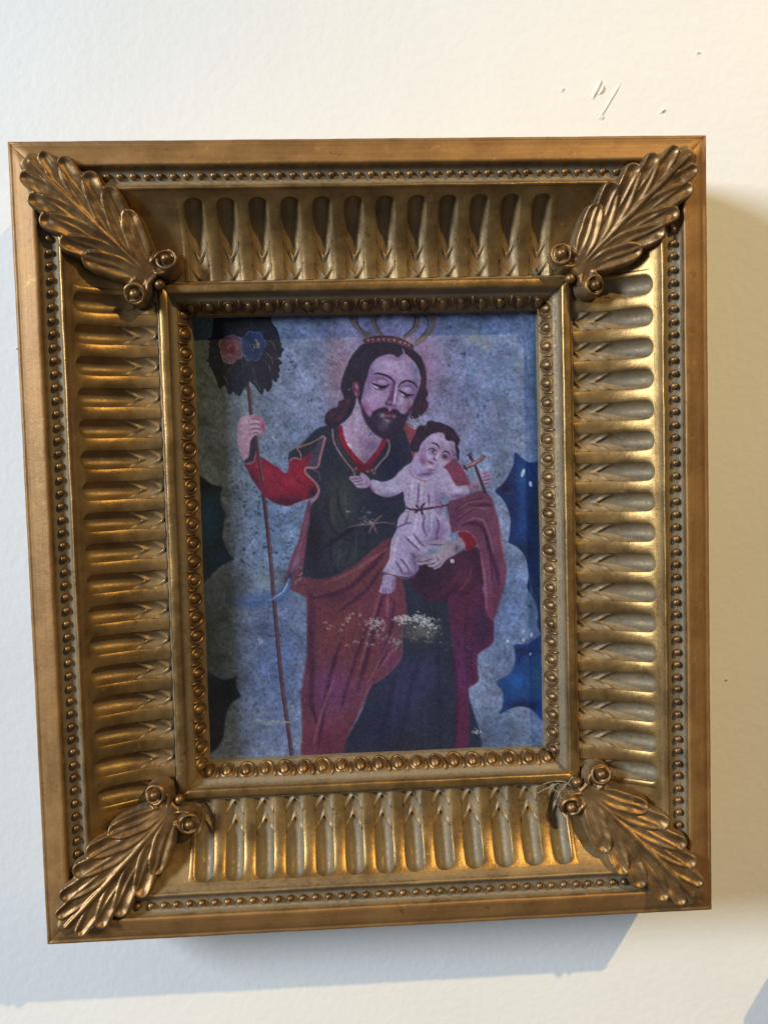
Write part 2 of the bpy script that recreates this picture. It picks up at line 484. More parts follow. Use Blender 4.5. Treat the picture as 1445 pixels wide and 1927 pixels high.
leaf0 = mesh_obj("acanthus_leaf", V, F, LEAFM, frame, attr=wsh)
leaf0.data.flip_normals()
def lathe(prof, n=20):
    V, F = [], []
    for r, h in prof: V += [(r * math.cos(2 * math.pi * k / n), r * math.sin(2 * math.pi * k / n), h) for k in range(n)]
    for i in range(len(prof) - 1): F += [(i * n + k, i * n + (k + 1) % n, (i + 1) * n + (k + 1) % n, (i + 1) * n + k) for k in range(n)]
    F.append(tuple(range((len(prof) - 1) * n, len(prof) * n)))
    return V, F
SPROF = [(.0068, -.010), (.0066, -.002), (.0064, .0012), (.0058, .0024), (.0050, .0026), (.0045, .0018), (.0042, .0002), (.0036, -.0002), (.0034, .0010), (.0032, .0026), (.0026, .0040), (.0016, .0048), (.0005, .0051)]
SW = [.4, .3, 0, 0, 0, .4, 1, 1, .5, 0, 0, 0, 0]
Vs, Fs = lathe(SPROF)
for i_, v_ in enumerate(Vs):             # the rim winds in like a volute
    row, f_ = i_ // 20, (i_ % 20) / 20
    if 2 <= row <= 7: Vs[i_] = (v_[0] * (.92 + .10 * f_), v_[1] * (.92 + .10 * f_), v_[2] + .0010 * (f_ - .75))
    elif row > 7: Vs[i_] = (v_[0] * .84, v_[1] * .84, v_[2] - .0004)
scroll0 = mesh_obj("scroll", Vs, Fs, LEAFM, leaf0, attr=[w for w in SW for _ in range(20)])
scroll0.data.name = "scroll"
knob0 = mesh_obj("stem_knob", *sphere(.0030, .0030, .0034, 12, 9), LEAFM, leaf0)
leaves = []
# corner matrices: local x runs inset from one edge, y inset from the other, z towards the viewer
for i, (sx, sz) in enumerate(((-1, -1), (1, -1), (1, 1), (-1, 1))):
    o3 = Vector((sx * W / 2, -T, sz * H / 2))
    ang = math.radians(90 * i)
    c, s = round(math.cos(ang)), round(math.sin(ang))
    ex, ey = Vector((c, 0, s)), Vector((-s, 0, c))
    M = Matrix(((ex.x, ey.x, 0, o3.x), (ex.y, ey.y, -1, o3.y), (ex.z, ey.z, 0, o3.z), (0, 0, 0, 1)))
    lf = leaf0 if i == 0 else copy_to(leaf0, frame)
    lf.matrix_local = M
    for k, (a, b2) in enumerate(((.0600, .0775), (.0775, .0600))):
        sc = scroll0 if i == 0 and k == 0 else copy_to(scroll0, lf)
        sc.matrix_local = Matrix.Translation((a, b2, -.0105)) @ Matrix.Rotation(math.radians(14 if k else -14), 4, 'Y') @ Matrix.Rotation(random.uniform(0, 6), 4, 'Z')
    kb = knob0 if i == 0 else copy_to(knob0, lf)
    kb.location = (.0722, .0728, -.0135)

# ------------------------------------------------------------------ the next picture on the wall; only its shadow reaches the photograph
nf = bpy.data.objects.new("picture_frame", None)
COL.objects.link(nf)
nf.location = (.2725 + .16, 0, -.2523 - .20)
nf['label'] = 'plain dark wooden frame beyond the lower right edge, only its shadow in view'
nf['category'] = 'picture frame'
mw, t, P, N, L = nt("dark_wood")
g = N.new('ShaderNodeNewGeometry').outputs['Position']
L.new(mix(N, L, noise(N, L, g, 70, 5), (.06, .03, .015, 1), (.14, .075, .035, 1)), P.inputs['Base Color'])
P.inputs['Roughness'].default_value = .5
for hx, hz, vert in ((.16, .20, 0), (.16, .20, 1)):
    for sg in (-1, 1):
        prof = [(0, 0), (0, -.058), (.004, -.060), (.026, -.052), (.032, -.040), (.034, -.020), (.034, 0)]
        half, end = (hx, hz) if vert else (hz, hx)
        V = []
        for e in (-1, 1):
            for u, y in prof:
                a_, b_ = sg * (half - u), e * (end - u)
                V.append((a_, y, b_) if vert else (b_, y, a_))
        k = len(prof)
        o = mesh_obj("rail", V, [(i, (i + 1) % k, k + (i + 1) % k, k + i) for i in range(k)] + [tuple(range(k)), tuple(range(2 * k - 1, k - 1, -1))], mw, nf, smooth=False)
o = mesh_obj("backing", [(x, y, z) for y in (-.012, -.016) for x, z in ((-.127, -.167), (.127, -.167), (.127, .167), (-.127, .167))], [(0, 1, 2, 3), (7, 6, 5, 4), (0, 4, 5, 1), (1, 5, 6, 2), (2, 6, 7, 3), (3, 7, 4, 0)], mw, nf, smooth=False)

# ------------------------------------------------------------------ lint caught on the lower right corner
rl = random.Random(5)
V, F = [], []
m, t, P, N, L = nt("grey_lint")
P.inputs['Base Color'].default_value = (.42, .40, .36, 1)
P.inputs['Roughness'].default_value = 1
strands = [[(1000, 1482), (1018, 1478), (1032, 1472), (1046, 1470), (1062, 1470), (1074, 1478)], [(1006, 1494), (1024, 1486), (1040, 1476), (1052, 1474)],
           [(1048, 1500), (1054, 1486), (1064, 1476), (1076, 1472)], [(1050, 1516), (1056, 1500), (1068, 1492), (1080, 1500), (1086, 1512)],
           [(1060, 1490), (1072, 1488), (1084, 1494), (1088, 1506), (1080, 1518)], [(1038, 1480), (1050, 1492), (1058, 1506), (1054, 1522)],
           [(1046, 1508), (1050, 1496), (1060, 1482), (1070, 1470), (1078, 1462)]]
for st in strands:
    pts = []
    for i in range(len(st) - 1):
        for k in range(4):
            f = k / 4
            pts.append((st[i][0] * (1 - f) + st[i + 1][0] * f + rl.uniform(-1, 1), st[i][1] * (1 - f) + st[i + 1][1] * f + rl.uniform(-1, 1)))
    pts.append(st[-1])
    b0 = len(V)
    for i, p in enumerate(pts):
        x, y = at(p[0], p[1], .011)
        for k in range(4):
            a = math.pi / 2 * k
            V.append((x + .00014 * math.cos(a), -T + .0105 + rl.uniform(-.0003, .0003), -y + .00014 * math.sin(a)))
    F += [(b0 + 4 * i + k, b0 + 4 * i + (k + 1) % 4, b0 + 4 * i + 4 + (k + 1) % 4, b0 + 4 * i + 4 + k) for i in range(len(pts) - 1) for k in range(4)]
lint = mesh_obj("lint", V, F, m)
lint['label'] = 'grey wisps of lint caught on the lower right acanthus corner of the frame'
lint['category'] = 'lint'

# ------------------------------------------------------------------ the painting
PGAIN = (0.77, 0.86, 0.98)
# Everything below is drawn with a brush into an array of colours, in the photograph's own pixel measure,
# and laid on a fine grid of points on the canvas; no picture file is read.
PX0, PY0, PX1, PY1, SS = 340, 562, 1040, 1446, 1.5
PWI, PHI = int((PX1 - PX0) * SS), int((PY1 - PY0) * SS)
ART = np.zeros((PHI, PWI, 3), np.float32)
YY, XX = np.mgrid[0:PHI, 0:PWI].astype(np.float32)
XX, YY = XX / SS + PX0, YY / SS + PY0
def rgb(c): return np.array(c, np.float32) / 255
def box(a, r):
    if r < 1: return a
    for ax in (0, 1):
        p = np.pad(a, [(r + 1, r) if k == ax else (0, 0) for k in (0, 1)], mode='edge').cumsum(ax)
        n = a.shape[ax]
        a = (np.take(p, range(2 * r + 1, 2 * r + 1 + n), ax) - np.take(p, range(0, n), ax)) / (2 * r + 1)
    return a
def blur(a, s):
    r = int(round(s * SS * 1.0))
    if s * SS < .8: r = 1
    if s <= 0: return a
    return box(box(a, r), max(1, r)) if r > 1 else box(a, 1)
def spline(P, n=7, closed=True):
    P = np.array(P, np.float32)
    out = []
    m = len(P)
    for i in range(m if closed else m - 1):
        p0, p1, p2, p3 = (P[(i - 1) % m], P[i], P[(i + 1) % m], P[(i + 2) % m]) if closed else (P[max(i - 1, 0)], P[i], P[i + 1], P[min(i + 2, m - 1)])
        for k in range(n):
            t = k / n
            out.append(.5 * (2 * p1 + (p2 - p0) * t + (2 * p0 - 5 * p1 + 4 * p2 - p3) * t * t + (3 * p1 - p0 - 3 * p2 + p3) * t ** 3))
    if not closed: out.append(P[-1])
    return np.array(out)
def window(P, pad):
    lo = ((P.min(0) - (PX0, PY0) - pad) * SS).astype(int)
    hi = ((P.max(0) - (PX0, PY0) + pad) * SS).astype(int) + 2
    x0, y0 = np.maximum(lo, 0)
    x1, y1 = min(hi[0], PWI), min(hi[1], PHI)
    return x0, y0, max(x1, x0 + 1), max(y1, y0 + 1)
def lay(win, a, c):
    x0, y0, x1, y1 = win
    r = ART[y0:y1, x0:x1]
    a = a[..., None]
    r[:] = r * (1 - a) + rgb(c) * a
def mask(P, soft=.8, smooth=True):
    P = spline(P) if smooth else np.array(P, np.float32)
    win = window(P, soft * 2 + 3)
    x0, y0, x1, y1 = win
    Q = (P - (PX0, PY0)) * SS - (x0, y0)
    h, w = y1 - y0, x1 - x0
    tog = np.zeros((h, w + 1), np.int32)
    Q2 = np.roll(Q, -1, 0)
    for (ax, ay), (bx, by) in zip(Q, Q2):
        if ay == by: continue
        if ay > by: ax, ay, bx, by = bx, by, ax, ay
        ra, rb = max(0, math.ceil(ay - .5)), min(h, math.ceil(by - .5))
        if rb <= ra: continue
        rr = np.arange(ra, rb)
        xs = ax + (rr + .5 - ay) * (bx - ax) / (by - ay)
        np.add.at(tog, (rr, np.clip(np.ceil(xs - .5).astype(int), 0, w)), 1)
    a = (np.cumsum(tog, 1)[:, :w] % 2).astype(np.float32)
    return win, blur(a, soft)
def poly(P, c, soft=.8, alpha=1.0, smooth=True):
    win, a = mask(P, soft, smooth)
    lay(win, a * alpha, c)
def stroke(P, c, w, alpha=1.0, taper=True, smooth=True, soft=.7):
    P = spline(P, 6, False) if smooth and len(P) > 2 else np.array(P, np.float32)
    win = window(P, w + 3)
    x0, y0, x1, y1 = win
    X, Y = XX[y0:y1, x0:x1], YY[y0:y1, x0:x1]
    a = np.zeros(X.shape, np.float32)
    m = len(P) - 1
    for i in range(m):
        e = P[i + 1] - P[i]
        f = np.clip(((X - P[i, 0]) * e[0] + (Y - P[i, 1]) * e[1]) / max(1e-6, float(e @ e)), 0, 1)
        t = (i + f) / m
        ww = w / 2 * (np.minimum(1, .35 + 2.4 * np.minimum(t, 1 - t)) if taper else 1)
        d = np.hypot(X - P[i, 0] - f * e[0], Y - P[i, 1] - f * e[1])
        a = np.maximum(a, np.clip((ww - d) / soft + .5, 0, 1))
    lay(win, a * alpha, c)
def blob(x, y, rx, ry, c, alpha=1.0, ang=0, hard=False, within=None):
    P = np.array([(x - 2.2 * max(rx, ry), y - 2.2 * max(rx, ry)), (x + 2.2 * max(rx, ry), y + 2.2 * max(rx, ry))])
    win = window(P, 1)
    x0, y0, x1, y1 = win
    X, Y = XX[y0:y1, x0:x1] - x, YY[y0:y1, x0:x1] - y
    ca, sa = math.cos(math.radians(ang)), math.sin(math.radians(ang))
    q = np.hypot((X * ca + Y * sa) / rx, (Y * ca - X * sa) / ry)
    a = np.clip((1 - q) * min(rx, ry) * 1.2 + .5, 0, 1) if hard else np.exp(-q ** 2 * 1.4)
    if within is not None:
        full = np.zeros((PHI, PWI), np.float32)
        (a0, b0, a1, b1), mk = within
        full[b0:b1, a0:a1] = mk
        a = a * full[y0:y1, x0:x1]
    lay(win, a * alpha, c)
def vnoise(s, seed):
    r = np.random.default_rng(seed)
    gx, gy = int((PX1 - PX0) / s) + 3, int((PY1 - PY0) / s) + 3
    g = r.standard_normal((gy, gx)).astype(np.float32)
    fx, fy = (XX - PX0) / s, (YY - PY0) / s
    ix, iy = fx.astype(int), fy.astype(int)
    fx, fy = fx - ix, fy - iy
    fx, fy = fx * fx * (3 - 2 * fx), fy * fy * (3 - 2 * fy)
    return (g[iy, ix] * (1 - fx) + g[iy, ix + 1] * fx) * (1 - fy) + (g[iy + 1, ix] * (1 - fx) + g[iy + 1, ix + 1] * fx) * fy

# ground of clouds
ART[:] = rgb((122, 132, 162))
blob(420, 760, 110, 260, (104, 112, 118), .9)
blob(400, 1200, 110, 240, (84, 94, 108), .9)
blob(360, 660, 60, 190, (92, 98, 92), .85)
blob(520, 1000, 60, 130, (98, 122, 160), .7)
blob(520, 1250, 70, 120, (84, 98, 142), .75)
blob(900, 720, 110, 140, (112, 130, 172), .8)
blob(960, 1150, 80, 130, (104, 124, 172), .8)
blob(940, 1390, 90, 60, (88, 104, 134), .9)
blob(740, 700, 125, 110, (142, 116, 150), .85)
blob(640, 690, 30, 90, (150, 118, 142), .5)
blob(860, 800, 50, 60, (138, 128, 165), .6)
n1, n2, n3 = vnoise(26, 1), vnoise(5, 2), vnoise(2.2, 3)
ART *= (1 + .06 * n1)[..., None]
pit = np.clip(vnoise(4.6, 5) * .8 + vnoise(2.4, 6) * .7 - .55, 0, 1.2) * (.30 + .45 * np.exp(-(((XX - 500) / 95) ** 2 + ((YY - 990) / 170) ** 2)))
ART *= (1 - .50 * pit)[..., None]
mot = vnoise(3.4, 61) * .6 + vnoise(6.2, 62) * .6 + vnoise(14, 63) * .5
ART *= (1 + .075 * mot)[..., None]
ART[:] = ART + (np.clip(vnoise(11, 64) + .4 * vnoise(3, 65) - .9, 0, 1) * .25)[..., None] * (rgb((138, 146, 148)) - ART)
ART[:] = ART + (np.clip(vnoise(17, 66) + .3 * vnoise(4, 67) - .8, 0, 1) * .30)[..., None] * (rgb((84, 108, 146)) - ART)
blob(735, 700, 92, 84, (152, 116, 148), .55)
blob(800, 690, 34, 70, (150, 110, 150), .45); blob(636, 700, 26, 70, (156, 118, 142), .4)
# pale cloud rims on the right
stroke([(905, 690), (903, 705), (910, 720), (925, 735)], (140, 136, 172), 12, .30, soft=6)
stroke([(926, 750), (924, 775), (935, 800), (958, 818)], (146, 136, 172), 16, .40, soft=8)
stroke([(960, 830), (978, 838), (992, 850)], (130, 132, 150), 12, .3, soft=6)
# worn beige patch and dark nicks
for i in range(46): blob(880 + RNG.normal() * 11 + i * .7, 622 + RNG.normal() * 7 + i * .62, 4 + RNG.random() * 4, 3 + RNG.random() * 3, (142, 146, 150), .4)
blob(876, 614, 10, 8, (92, 92, 88), .5)
blob(976, 688, 9, 16, (128, 138, 146), .6)
for x, y, r in ((848, 616, 4), (849, 645, 4), (872, 664, 5), (845, 687, 3), (911, 765, 3.5), (903, 783, 4), (853, 651, 3), (580, 755, 3), (584, 752, 3), (603, 767, 2.5), (545, 668, 5), (548, 680, 5),
                (556, 688, 4), (543, 697, 3), (551, 703, 3), (606, 755, 2), (570, 735, 2), (612, 640, 2), (636, 638, 2.5), (500, 790, 2), (690, 612, 2)):
    for k in range(4): blob(x + RNG.normal() * r * .6, y + RNG.normal() * r * .6, r * .5, r * .5, (44, 44, 74), .7)
for x in (833, 842, 850, 861, 872):
    stroke([(x, 800), (x + (x - 838) * .5, 752)], (160, 150, 188), 1.6, .45, soft=1.2)
stroke([(992, 652), (993, 676), (996, 700)], (160, 172, 172), 2.2, .8)
stroke([(993, 810), (995, 825), (991, 838)], (140, 146, 150), 3, .7)
# green stain down the right edge
blob(1016, 690, 17, 150, (44, 74, 80), .9)
blob(1018, 900, 14, 180, (50, 70, 86), .7)
# deep blue sky behind the clouds
GAP1 = mask([(352, 880), (377, 895), (398, 912), (419, 917), (415, 931), (417, 952), (424, 967), (421, 990), (419, 1012), (430, 1040), (440, 1053), (414, 1067), (391, 1090), (380, 1103), (352, 1112)], 1.2)
lay(GAP1[0], GAP1[1], (36, 50, 70))
blob(395, 980, 24, 60, (36, 74, 104), .8, within=GAP1); blob(420, 1050, 22, 14, (28, 62, 108), .8, within=GAP1); blob(385, 912, 26, 18, (26, 28, 40), .8, within=GAP1)
GAP2 = mask([(352, 1258), (378, 1266), (394, 1266), (418, 1279), (443, 1274), (449, 1263), (444, 1290), (453, 1311), (438, 1322), (428, 1338), (423, 1365), (420, 1389), (408, 1408), (380, 1432), (352, 1440)], 1.5)
lay(GAP2[0], GAP2[1], (38, 46, 66))
blob(420, 1300, 30, 22, (24, 30, 50), .7, within=GAP2); blob(390, 1400, 34, 26, (44, 42, 46), .7, within=GAP2)
blob(395, 1180, 26, 90, (66, 74, 84), .6)
blob(400, 1235, 34, 30, (66, 76, 86), .5)
GAP3 = mask([(970, 852), (990, 868), (1007, 871), (1040, 868), (1040, 1198), (1012, 1180), (1013, 1159), (1007, 1132), (992, 1107), (995, 1088), (993, 1064), (986, 1044), (971, 1028), (957, 1021), (959, 1006), (961, 979), (955, 956), (944, 937), (932, 924), (946, 911), (959, 891), (967, 871)], .9)
lay(GAP3[0], GAP3[1], (24, 48, 100))
blob(984, 900, 13, 50, (34, 86, 140), .8, within=GAP3); blob(982, 975, 14, 42, (30, 78, 142), .8, within=GAP3); blob(952, 918, 17, 13, (22, 24, 58), .9, within=GAP3)
blob(966, 955, 12, 40, (24, 38, 84), .8, within=GAP3); blob(1010, 960, 13, 90, (26, 44, 60), .9, within=GAP3); blob(992, 1036, 30, 22, (24, 34, 60), .9, within=GAP3); blob(1008, 1110, 14, 60, (28, 44, 72), .9, within=GAP3)
stroke([(950, 928), (964, 929)], (84, 78, 110), 2, .7)
blob(1000, 1150, 13, 44, (70, 92, 104), .7)
GAP4 = mask([(1040, 1186), (1012, 1200), (992, 1212), (968, 1214), (969, 1230), (968, 1248), (958, 1268), (934, 1284), (944, 1300), (946, 1312), (945, 1332), (940, 1344), (966, 1333), (982, 1330), (1000, 1336), (1020, 1356), (1040, 1370)], .9)
lay(GAP4[0], GAP4[1], (32, 66, 122))
blob(985, 1226, 26, 10, (24, 30, 66), .9, within=GAP4); blob(972, 1280, 20, 28, (34, 90, 158), .8, within=GAP4); blob(1012, 1275, 15, 50, (54, 88, 112), .8, within=GAP4); blob(985, 1328, 38, 10, (22, 28, 64), .9, within=GAP4); blob(975, 1240, 9, 22, (26, 40, 100), .7, within=GAP4)
for P in ([(993, 1074), (1000, 1120), (984, 1150)], [(968, 1216), (969, 1246), (957, 1270), (934, 1286)], [(934, 1286), (947, 1310), (944, 1335)], [(1011, 1160), (1004, 1192), (970, 1213)]):
    stroke(P, (130, 146, 186), 5, .22, soft=3)
for x, y, rx, ry, a in ((984, 890, 3, 8, 20), (998.5, 911, 3, 5.5, -12), (1000, 1195, 2.5, 4.5, 8), (955, 1207, 2.5, 3, 0), (985, 1205, 2, 2.5, 0), (998, 1231, 1.5, 3, 20)):
    blob(x, y, rx, ry, (190, 200, 210), .95, a, hard=True)
# stained blue bank by the staff
stroke([(425, 1128), (470, 1132), (520, 1122), (548, 1110)], (58, 80, 134), 26, .6, soft=14)
blob(500, 1092, 34, 24, (130, 138, 140), .55); blob(445, 1110, 24, 34, (70, 76, 84), .5)
blob(540, 1092, 16, 26, (74, 78, 74), .6)
# rose staff
stroke([(466, 716), (470, 750), (474, 790), (480, 822), (488, 872), (496, 930), (503, 992), (510, 1060), (515, 1122), (522, 1200), (531, 1290), (541, 1362), (549, 1422)], (62, 42, 54), 7.5, 1, taper=False)
stroke([(468, 716), (472, 750), (476, 790), (483, 822), (490, 872), (498, 930), (505, 992), (511, 1060), (516, 1122), (523, 1200), (532, 1290), (542, 1362), (550, 1422)], (112, 78, 84), 2.6, .8, taper=False)
stroke([(470, 1360), (486, 1356), (500, 1362), (518, 1358), (546, 1360)], (142, 142, 146), 7, .8)
for i in range(40): blob(468 + RNG.random() * 32, 1340 + RNG.random() * 8, 1.3, .9, (150, 154, 158), .7)
for i in range(60): blob(440 + RNG.random() * 90, 1330 + RNG.random() * 60, 5, 3, (106, 118, 150), .3)
# flowers
FL = [(409, 578), (402, 602), (400, 624), (395, 651), (393, 678), (399, 697), (408, 716), (413, 732), (424, 726), (431, 743), (441, 735), (445, 724), (453, 733), (460, 726), (470, 718), (478, 724), (486, 736), (494, 743), (498, 730), (504, 738), (512, 728), (514, 710), (525, 707), (521, 692), (528, 686), (524, 671), (531, 666), (529, 647), (523, 622), (512, 606), (500, 578)]
poly(FL, (29, 29, 38), .8)
for i in range(70):
    a = RNG.random() * math.pi * 1.25 - .12 * math.pi
    r0, r1 = 30 + RNG.random() * 22, 60 + RNG.random() * 18
    x0, y0 = 463 + math.cos(a) * r0, 662 + math.sin(a) * r0
    x1, y1 = 463 + math.cos(a) * r1 * (.98 if math.cos(a) > 0 else 1), 662 + math.sin(a) * r1 * 1.08
    stroke([(x0, y0), ((x0 + x1) / 2 + RNG.normal() * 3, (y0 + y1) / 2), (x1, y1)], (29 + RNG.integers(0, 10), 29 + RNG.integers(0, 9), 40 + RNG.integers(0, 14)), 9, 1)
for i in range(60):
    a, r0 = RNG.random() * 6.28, RNG.random() * 52
    x0, y0 = 462 + math.cos(a) * r0, 655 + math.sin(a) * r0 * 1.1
    stroke([(x0, y0), (x0 + math.cos(a) * 7 + RNG.normal() * 3, y0 + math.sin(a) * 7 + RNG.normal() * 2), (x0 + math.cos(a) * 15, y0 + math.sin(a) * 15 + 3)], (44 + RNG.integers(0, 16), 48 + RNG.integers(0, 16), 58 + RNG.integers(0, 16)), 3, .55)
for P in ([(500, 640), (512, 644), (520, 660)], [(496, 660), (510, 672), (514, 688)], [(480, 715), (487, 728), (491, 734)], [(505, 685), (510, 698)], [(420, 706), (426, 714), (428, 722)]):
    stroke(P, (96, 84, 92), 2.2, .7)
def rose(x, y, rx, ry, petal, rim, heart, seed):
    q = random.Random(seed)
    for k in range(9):
        a = math.radians(k * 40 + q.uniform(-14, 14)); f = q.uniform(.55, .78)
        v = q.uniform(.8, 1.12)
        px_, py_ = x + math.cos(a) * rx * f, y + math.sin(a) * ry * f
        blob(px_, py_, rx * q.uniform(.42, .56), ry * q.uniform(.40, .54), tuple(min(255, c * v) for c in petal), .92, math.degrees(a), hard=True)
        e = [math.radians(d_) for d_ in (-60, -20, 20, 60)]
        stroke([(px_ + math.cos(a + d_) * rx * .46, py_ + math.sin(a + d_) * ry * .44) for d_ in e], rim, 2.4, q.uniform(.45, .85), soft=1.2)
    blob(x - 1, y + 1, rx * .62, ry * .60, heart, .9)
    for k in range(7):
        a = q.uniform(0, 6.28); r = q.uniform(.2, .62)
        stroke([(x + math.cos(a + d_) * rx * r, y + math.sin(a + d_) * ry * r) for d_ in (-.5, 0, .5)], rim, 1.8, q.uniform(.25, .6), soft=1.2)
rose(435, 656, 20, 25, (112, 76, 86), (158, 130, 138), (88, 36, 48), 3)
for i in range(22): blob(431 + RNG.normal() * 6, 657 + RNG.normal() * 6, 1.6, 1.2, (152, 84, 94), .65)
rose(476, 650, 20, 25, (44, 58, 94), (84, 104, 148), (26, 31, 56), 8)
for i in range(16): blob(484.5 + RNG.normal() * 3.2, 649 + RNG.normal() * 4, 1.4, 1.4, (196, 160, 130), .85)
# crown
for P, w in (([(694, 634), (674, 617), (662, 600), (663, 586), (676, 576)], 10), ([(719, 632), (707, 614), (704, 598), (714, 584), (728, 578)], 9), ([(762, 634), (779, 620), (786, 604), (782, 590), (768, 580)], 9), ([(784, 646), (803, 630), (815, 610), (812, 592), (798, 580)], 10)):
    stroke(P, (108, 88, 84), w, .75, taper=False, soft=2)
    stroke(P, (142, 110, 90), w * .35, .6, soft=1.5)
for P in ([(690, 632), (676, 614), (671, 598), (677, 586)], [(717, 628), (709, 612), (708, 598), (718, 588), (738, 590), (757, 588)], [(760, 632), (774, 620), (780, 606), (779, 594), (766, 588)], [(780, 642), (797, 628), (806, 610), (803, 596), (792, 590)]):
    stroke(P, (58, 46, 60), 2.8, .75, soft=1.2)
# red cloak, far side
poly([(753, 804), (768, 797), (786, 812), (790, 832), (782, 866), (774, 880), (770, 850)], (128, 66, 80))
poly([(838, 868), (850, 862), (864, 872), (876, 890), (884, 912), (870, 924), (850, 916), (838, 900)], (118, 58, 82))
# skirt
SK = mask([(757, 1082), (760, 1120), (757, 1190), (757, 1232), (741, 1258), (700, 1288), (680, 1341), (640, 1412), (630, 1440), (890, 1440), (880, 1300), (860, 1200), (850, 1130), (860, 1080), (800, 1060)], 1)
lay(SK[0], SK[1], (42, 45, 66))
blob(760, 1290, 50, 60, (56, 56, 92), .9, within=SK); blob(800, 1260, 30, 50, (58, 56, 92), .7, within=SK); blob(715, 1370, 40, 50, (38, 44, 78), .7, within=SK); blob(800, 1190, 60, 50, (34, 40, 54), .8, within=SK); blob(770, 1400, 80, 34, (42, 42, 56), .8, within=SK)
for P in ([(790, 1240), (772, 1300), (750, 1410)], [(745, 1270), (730, 1330), (712, 1420)], [(822, 1200), (826, 1300), (830, 1420)]):
    stroke(P, (30, 32, 58), 9, .45, soft=6)
for P in ([(750, 1270), (742, 1340), (735, 1420)], [(800, 1330), (800, 1420)]): stroke(P, (66, 70, 112), 3, .3, soft=3)
# tunic
TU = mask([(624, 800), (608, 803), (592, 811), (567, 837), (548, 852), (544, 869), (575, 900), (597, 925), (590, 945), (583, 965), (577, 1010), (569, 1070), (572, 1088), (600, 1094), (640, 1084), (680, 1064), (724, 1040), (770, 1020), (790, 980), (780, 900), (775, 852), (757, 804), (745, 815), (712, 832), (690, 860), (650, 840), (640, 800)], .9)
lay(TU[0], TU[1], (44, 46, 64))
blob(592, 1015, 22, 70, (27, 24, 38), .95, within=TU); blob(640, 950, 34, 70, (62, 66, 66), .9, within=TU); blob(650, 1050, 30, 26, (58, 62, 66), .8, within=TU); blob(740, 870, 34, 60, (26, 32, 62), .95, within=TU); blob(720, 960, 40, 50, (34, 36, 60), .8, within=TU); blob(620, 850, 16, 40, (34, 38, 56), .8, within=TU); blob(700, 1030, 34, 26, (40, 44, 54), .7, within=TU)
for P in ([(614, 930), (618, 980), (640, 1010), (668, 1018)], [(634, 920), (640, 960), (656, 988)], [(625, 1010), (622, 1050), (634, 1080)], [(676, 960), (690, 1000), (694, 1040)], [(660, 1030), (650, 1060)]):
    stroke(P, (32, 32, 46), 6, .6, soft=4)
for P in ([(622, 940), (628, 985)], [(650, 930), (652, 975)], [(640, 1020), (636, 1066)], [(672, 1000), (668, 1050)]): stroke(P, (84, 86, 88), 4, .4, soft=3)
stroke([(612, 1030), (640, 1010), (672, 990)], (26, 26, 38), 9, .8, soft=4)
stroke([(655, 993), (671, 989), (699, 986), (722, 983), (746, 987)], (120, 96, 104), 2.4, .9)
stroke([(720, 968), (703, 984), (694, 1004)], (132, 100, 104), 2.6, .9); stroke([(696, 980), (702, 988), (709, 1003)], (132, 100, 104), 2.4, .9); blob(702, 986, 4, 4, (142, 112, 112), .9)
# cape over the arm
poly([(567, 838), (588, 818), (610, 806), (620, 812), (612, 828), (600, 872), (597, 880), (575, 884), (560, 866), (547, 868), (545, 852)], (46, 46, 62))
poly([(606, 822), (612, 828), (600, 876), (579, 882), (576, 868), (590, 848)], (72, 62, 84))
blob(592, 820, 18, 9, (34, 40, 64), .9, -35)
# sleeve
SL = mask([(461, 874), (466, 884), (473, 900), (482, 912), (491, 926), (502, 937), (516, 946), (530, 951), (542, 953), (558, 947), (574, 941), (592, 934), (597, 922), (593, 910), (580, 893), (577, 880), (585, 858), (588, 850), (576, 858), (566, 863), (546, 867), (544, 880), (538, 891), (526, 882), (513, 874), (500, 865), (490, 860), (480, 862), (470, 872)], .8)
lay(SL[0], SL[1], (126, 28, 52))
blob(540, 945, 60, 14, (66, 22, 46), .9, within=SL); blob(478, 900, 10, 34, (82, 26, 56), .9, -30, within=SL); blob(560, 890, 22, 22, (146, 32, 56), .8, within=SL); blob(505, 885, 22, 13, (142, 36, 62), .8, 30, within=SL); blob(540, 905, 30, 12, (146, 38, 62), .6, 10, within=SL); blob(590, 928, 11, 14, (40, 26, 48), .9, within=SL)
for P in ([(516, 892), (530, 912), (550, 925)], [(548, 880), (556, 900), (574, 912)]): stroke(P, (92, 22, 46), 6, .5, soft=4)
stroke([(612, 824), (604, 854), (597, 879), (578, 880), (574, 888), (582, 897), (594, 909), (600, 922), (596, 936), (586, 944), (574, 942)], (158, 112, 116), 4, .95, taper=False)
stroke([(584, 882), (600, 890), (603, 905)], (104, 80, 96), 2.2, .8)
stroke([(610, 820), (584, 834), (560, 843), (565, 852), (567, 863)], (156, 114, 112), 3, .95); stroke([(545, 868), (552, 862), (567, 864)], (156, 112, 116), 3, .9)
for x, y in ((606, 820), (603, 823), (609, 823)): blob(x, y, 1.6, 1.6, (190, 156, 130), .9)
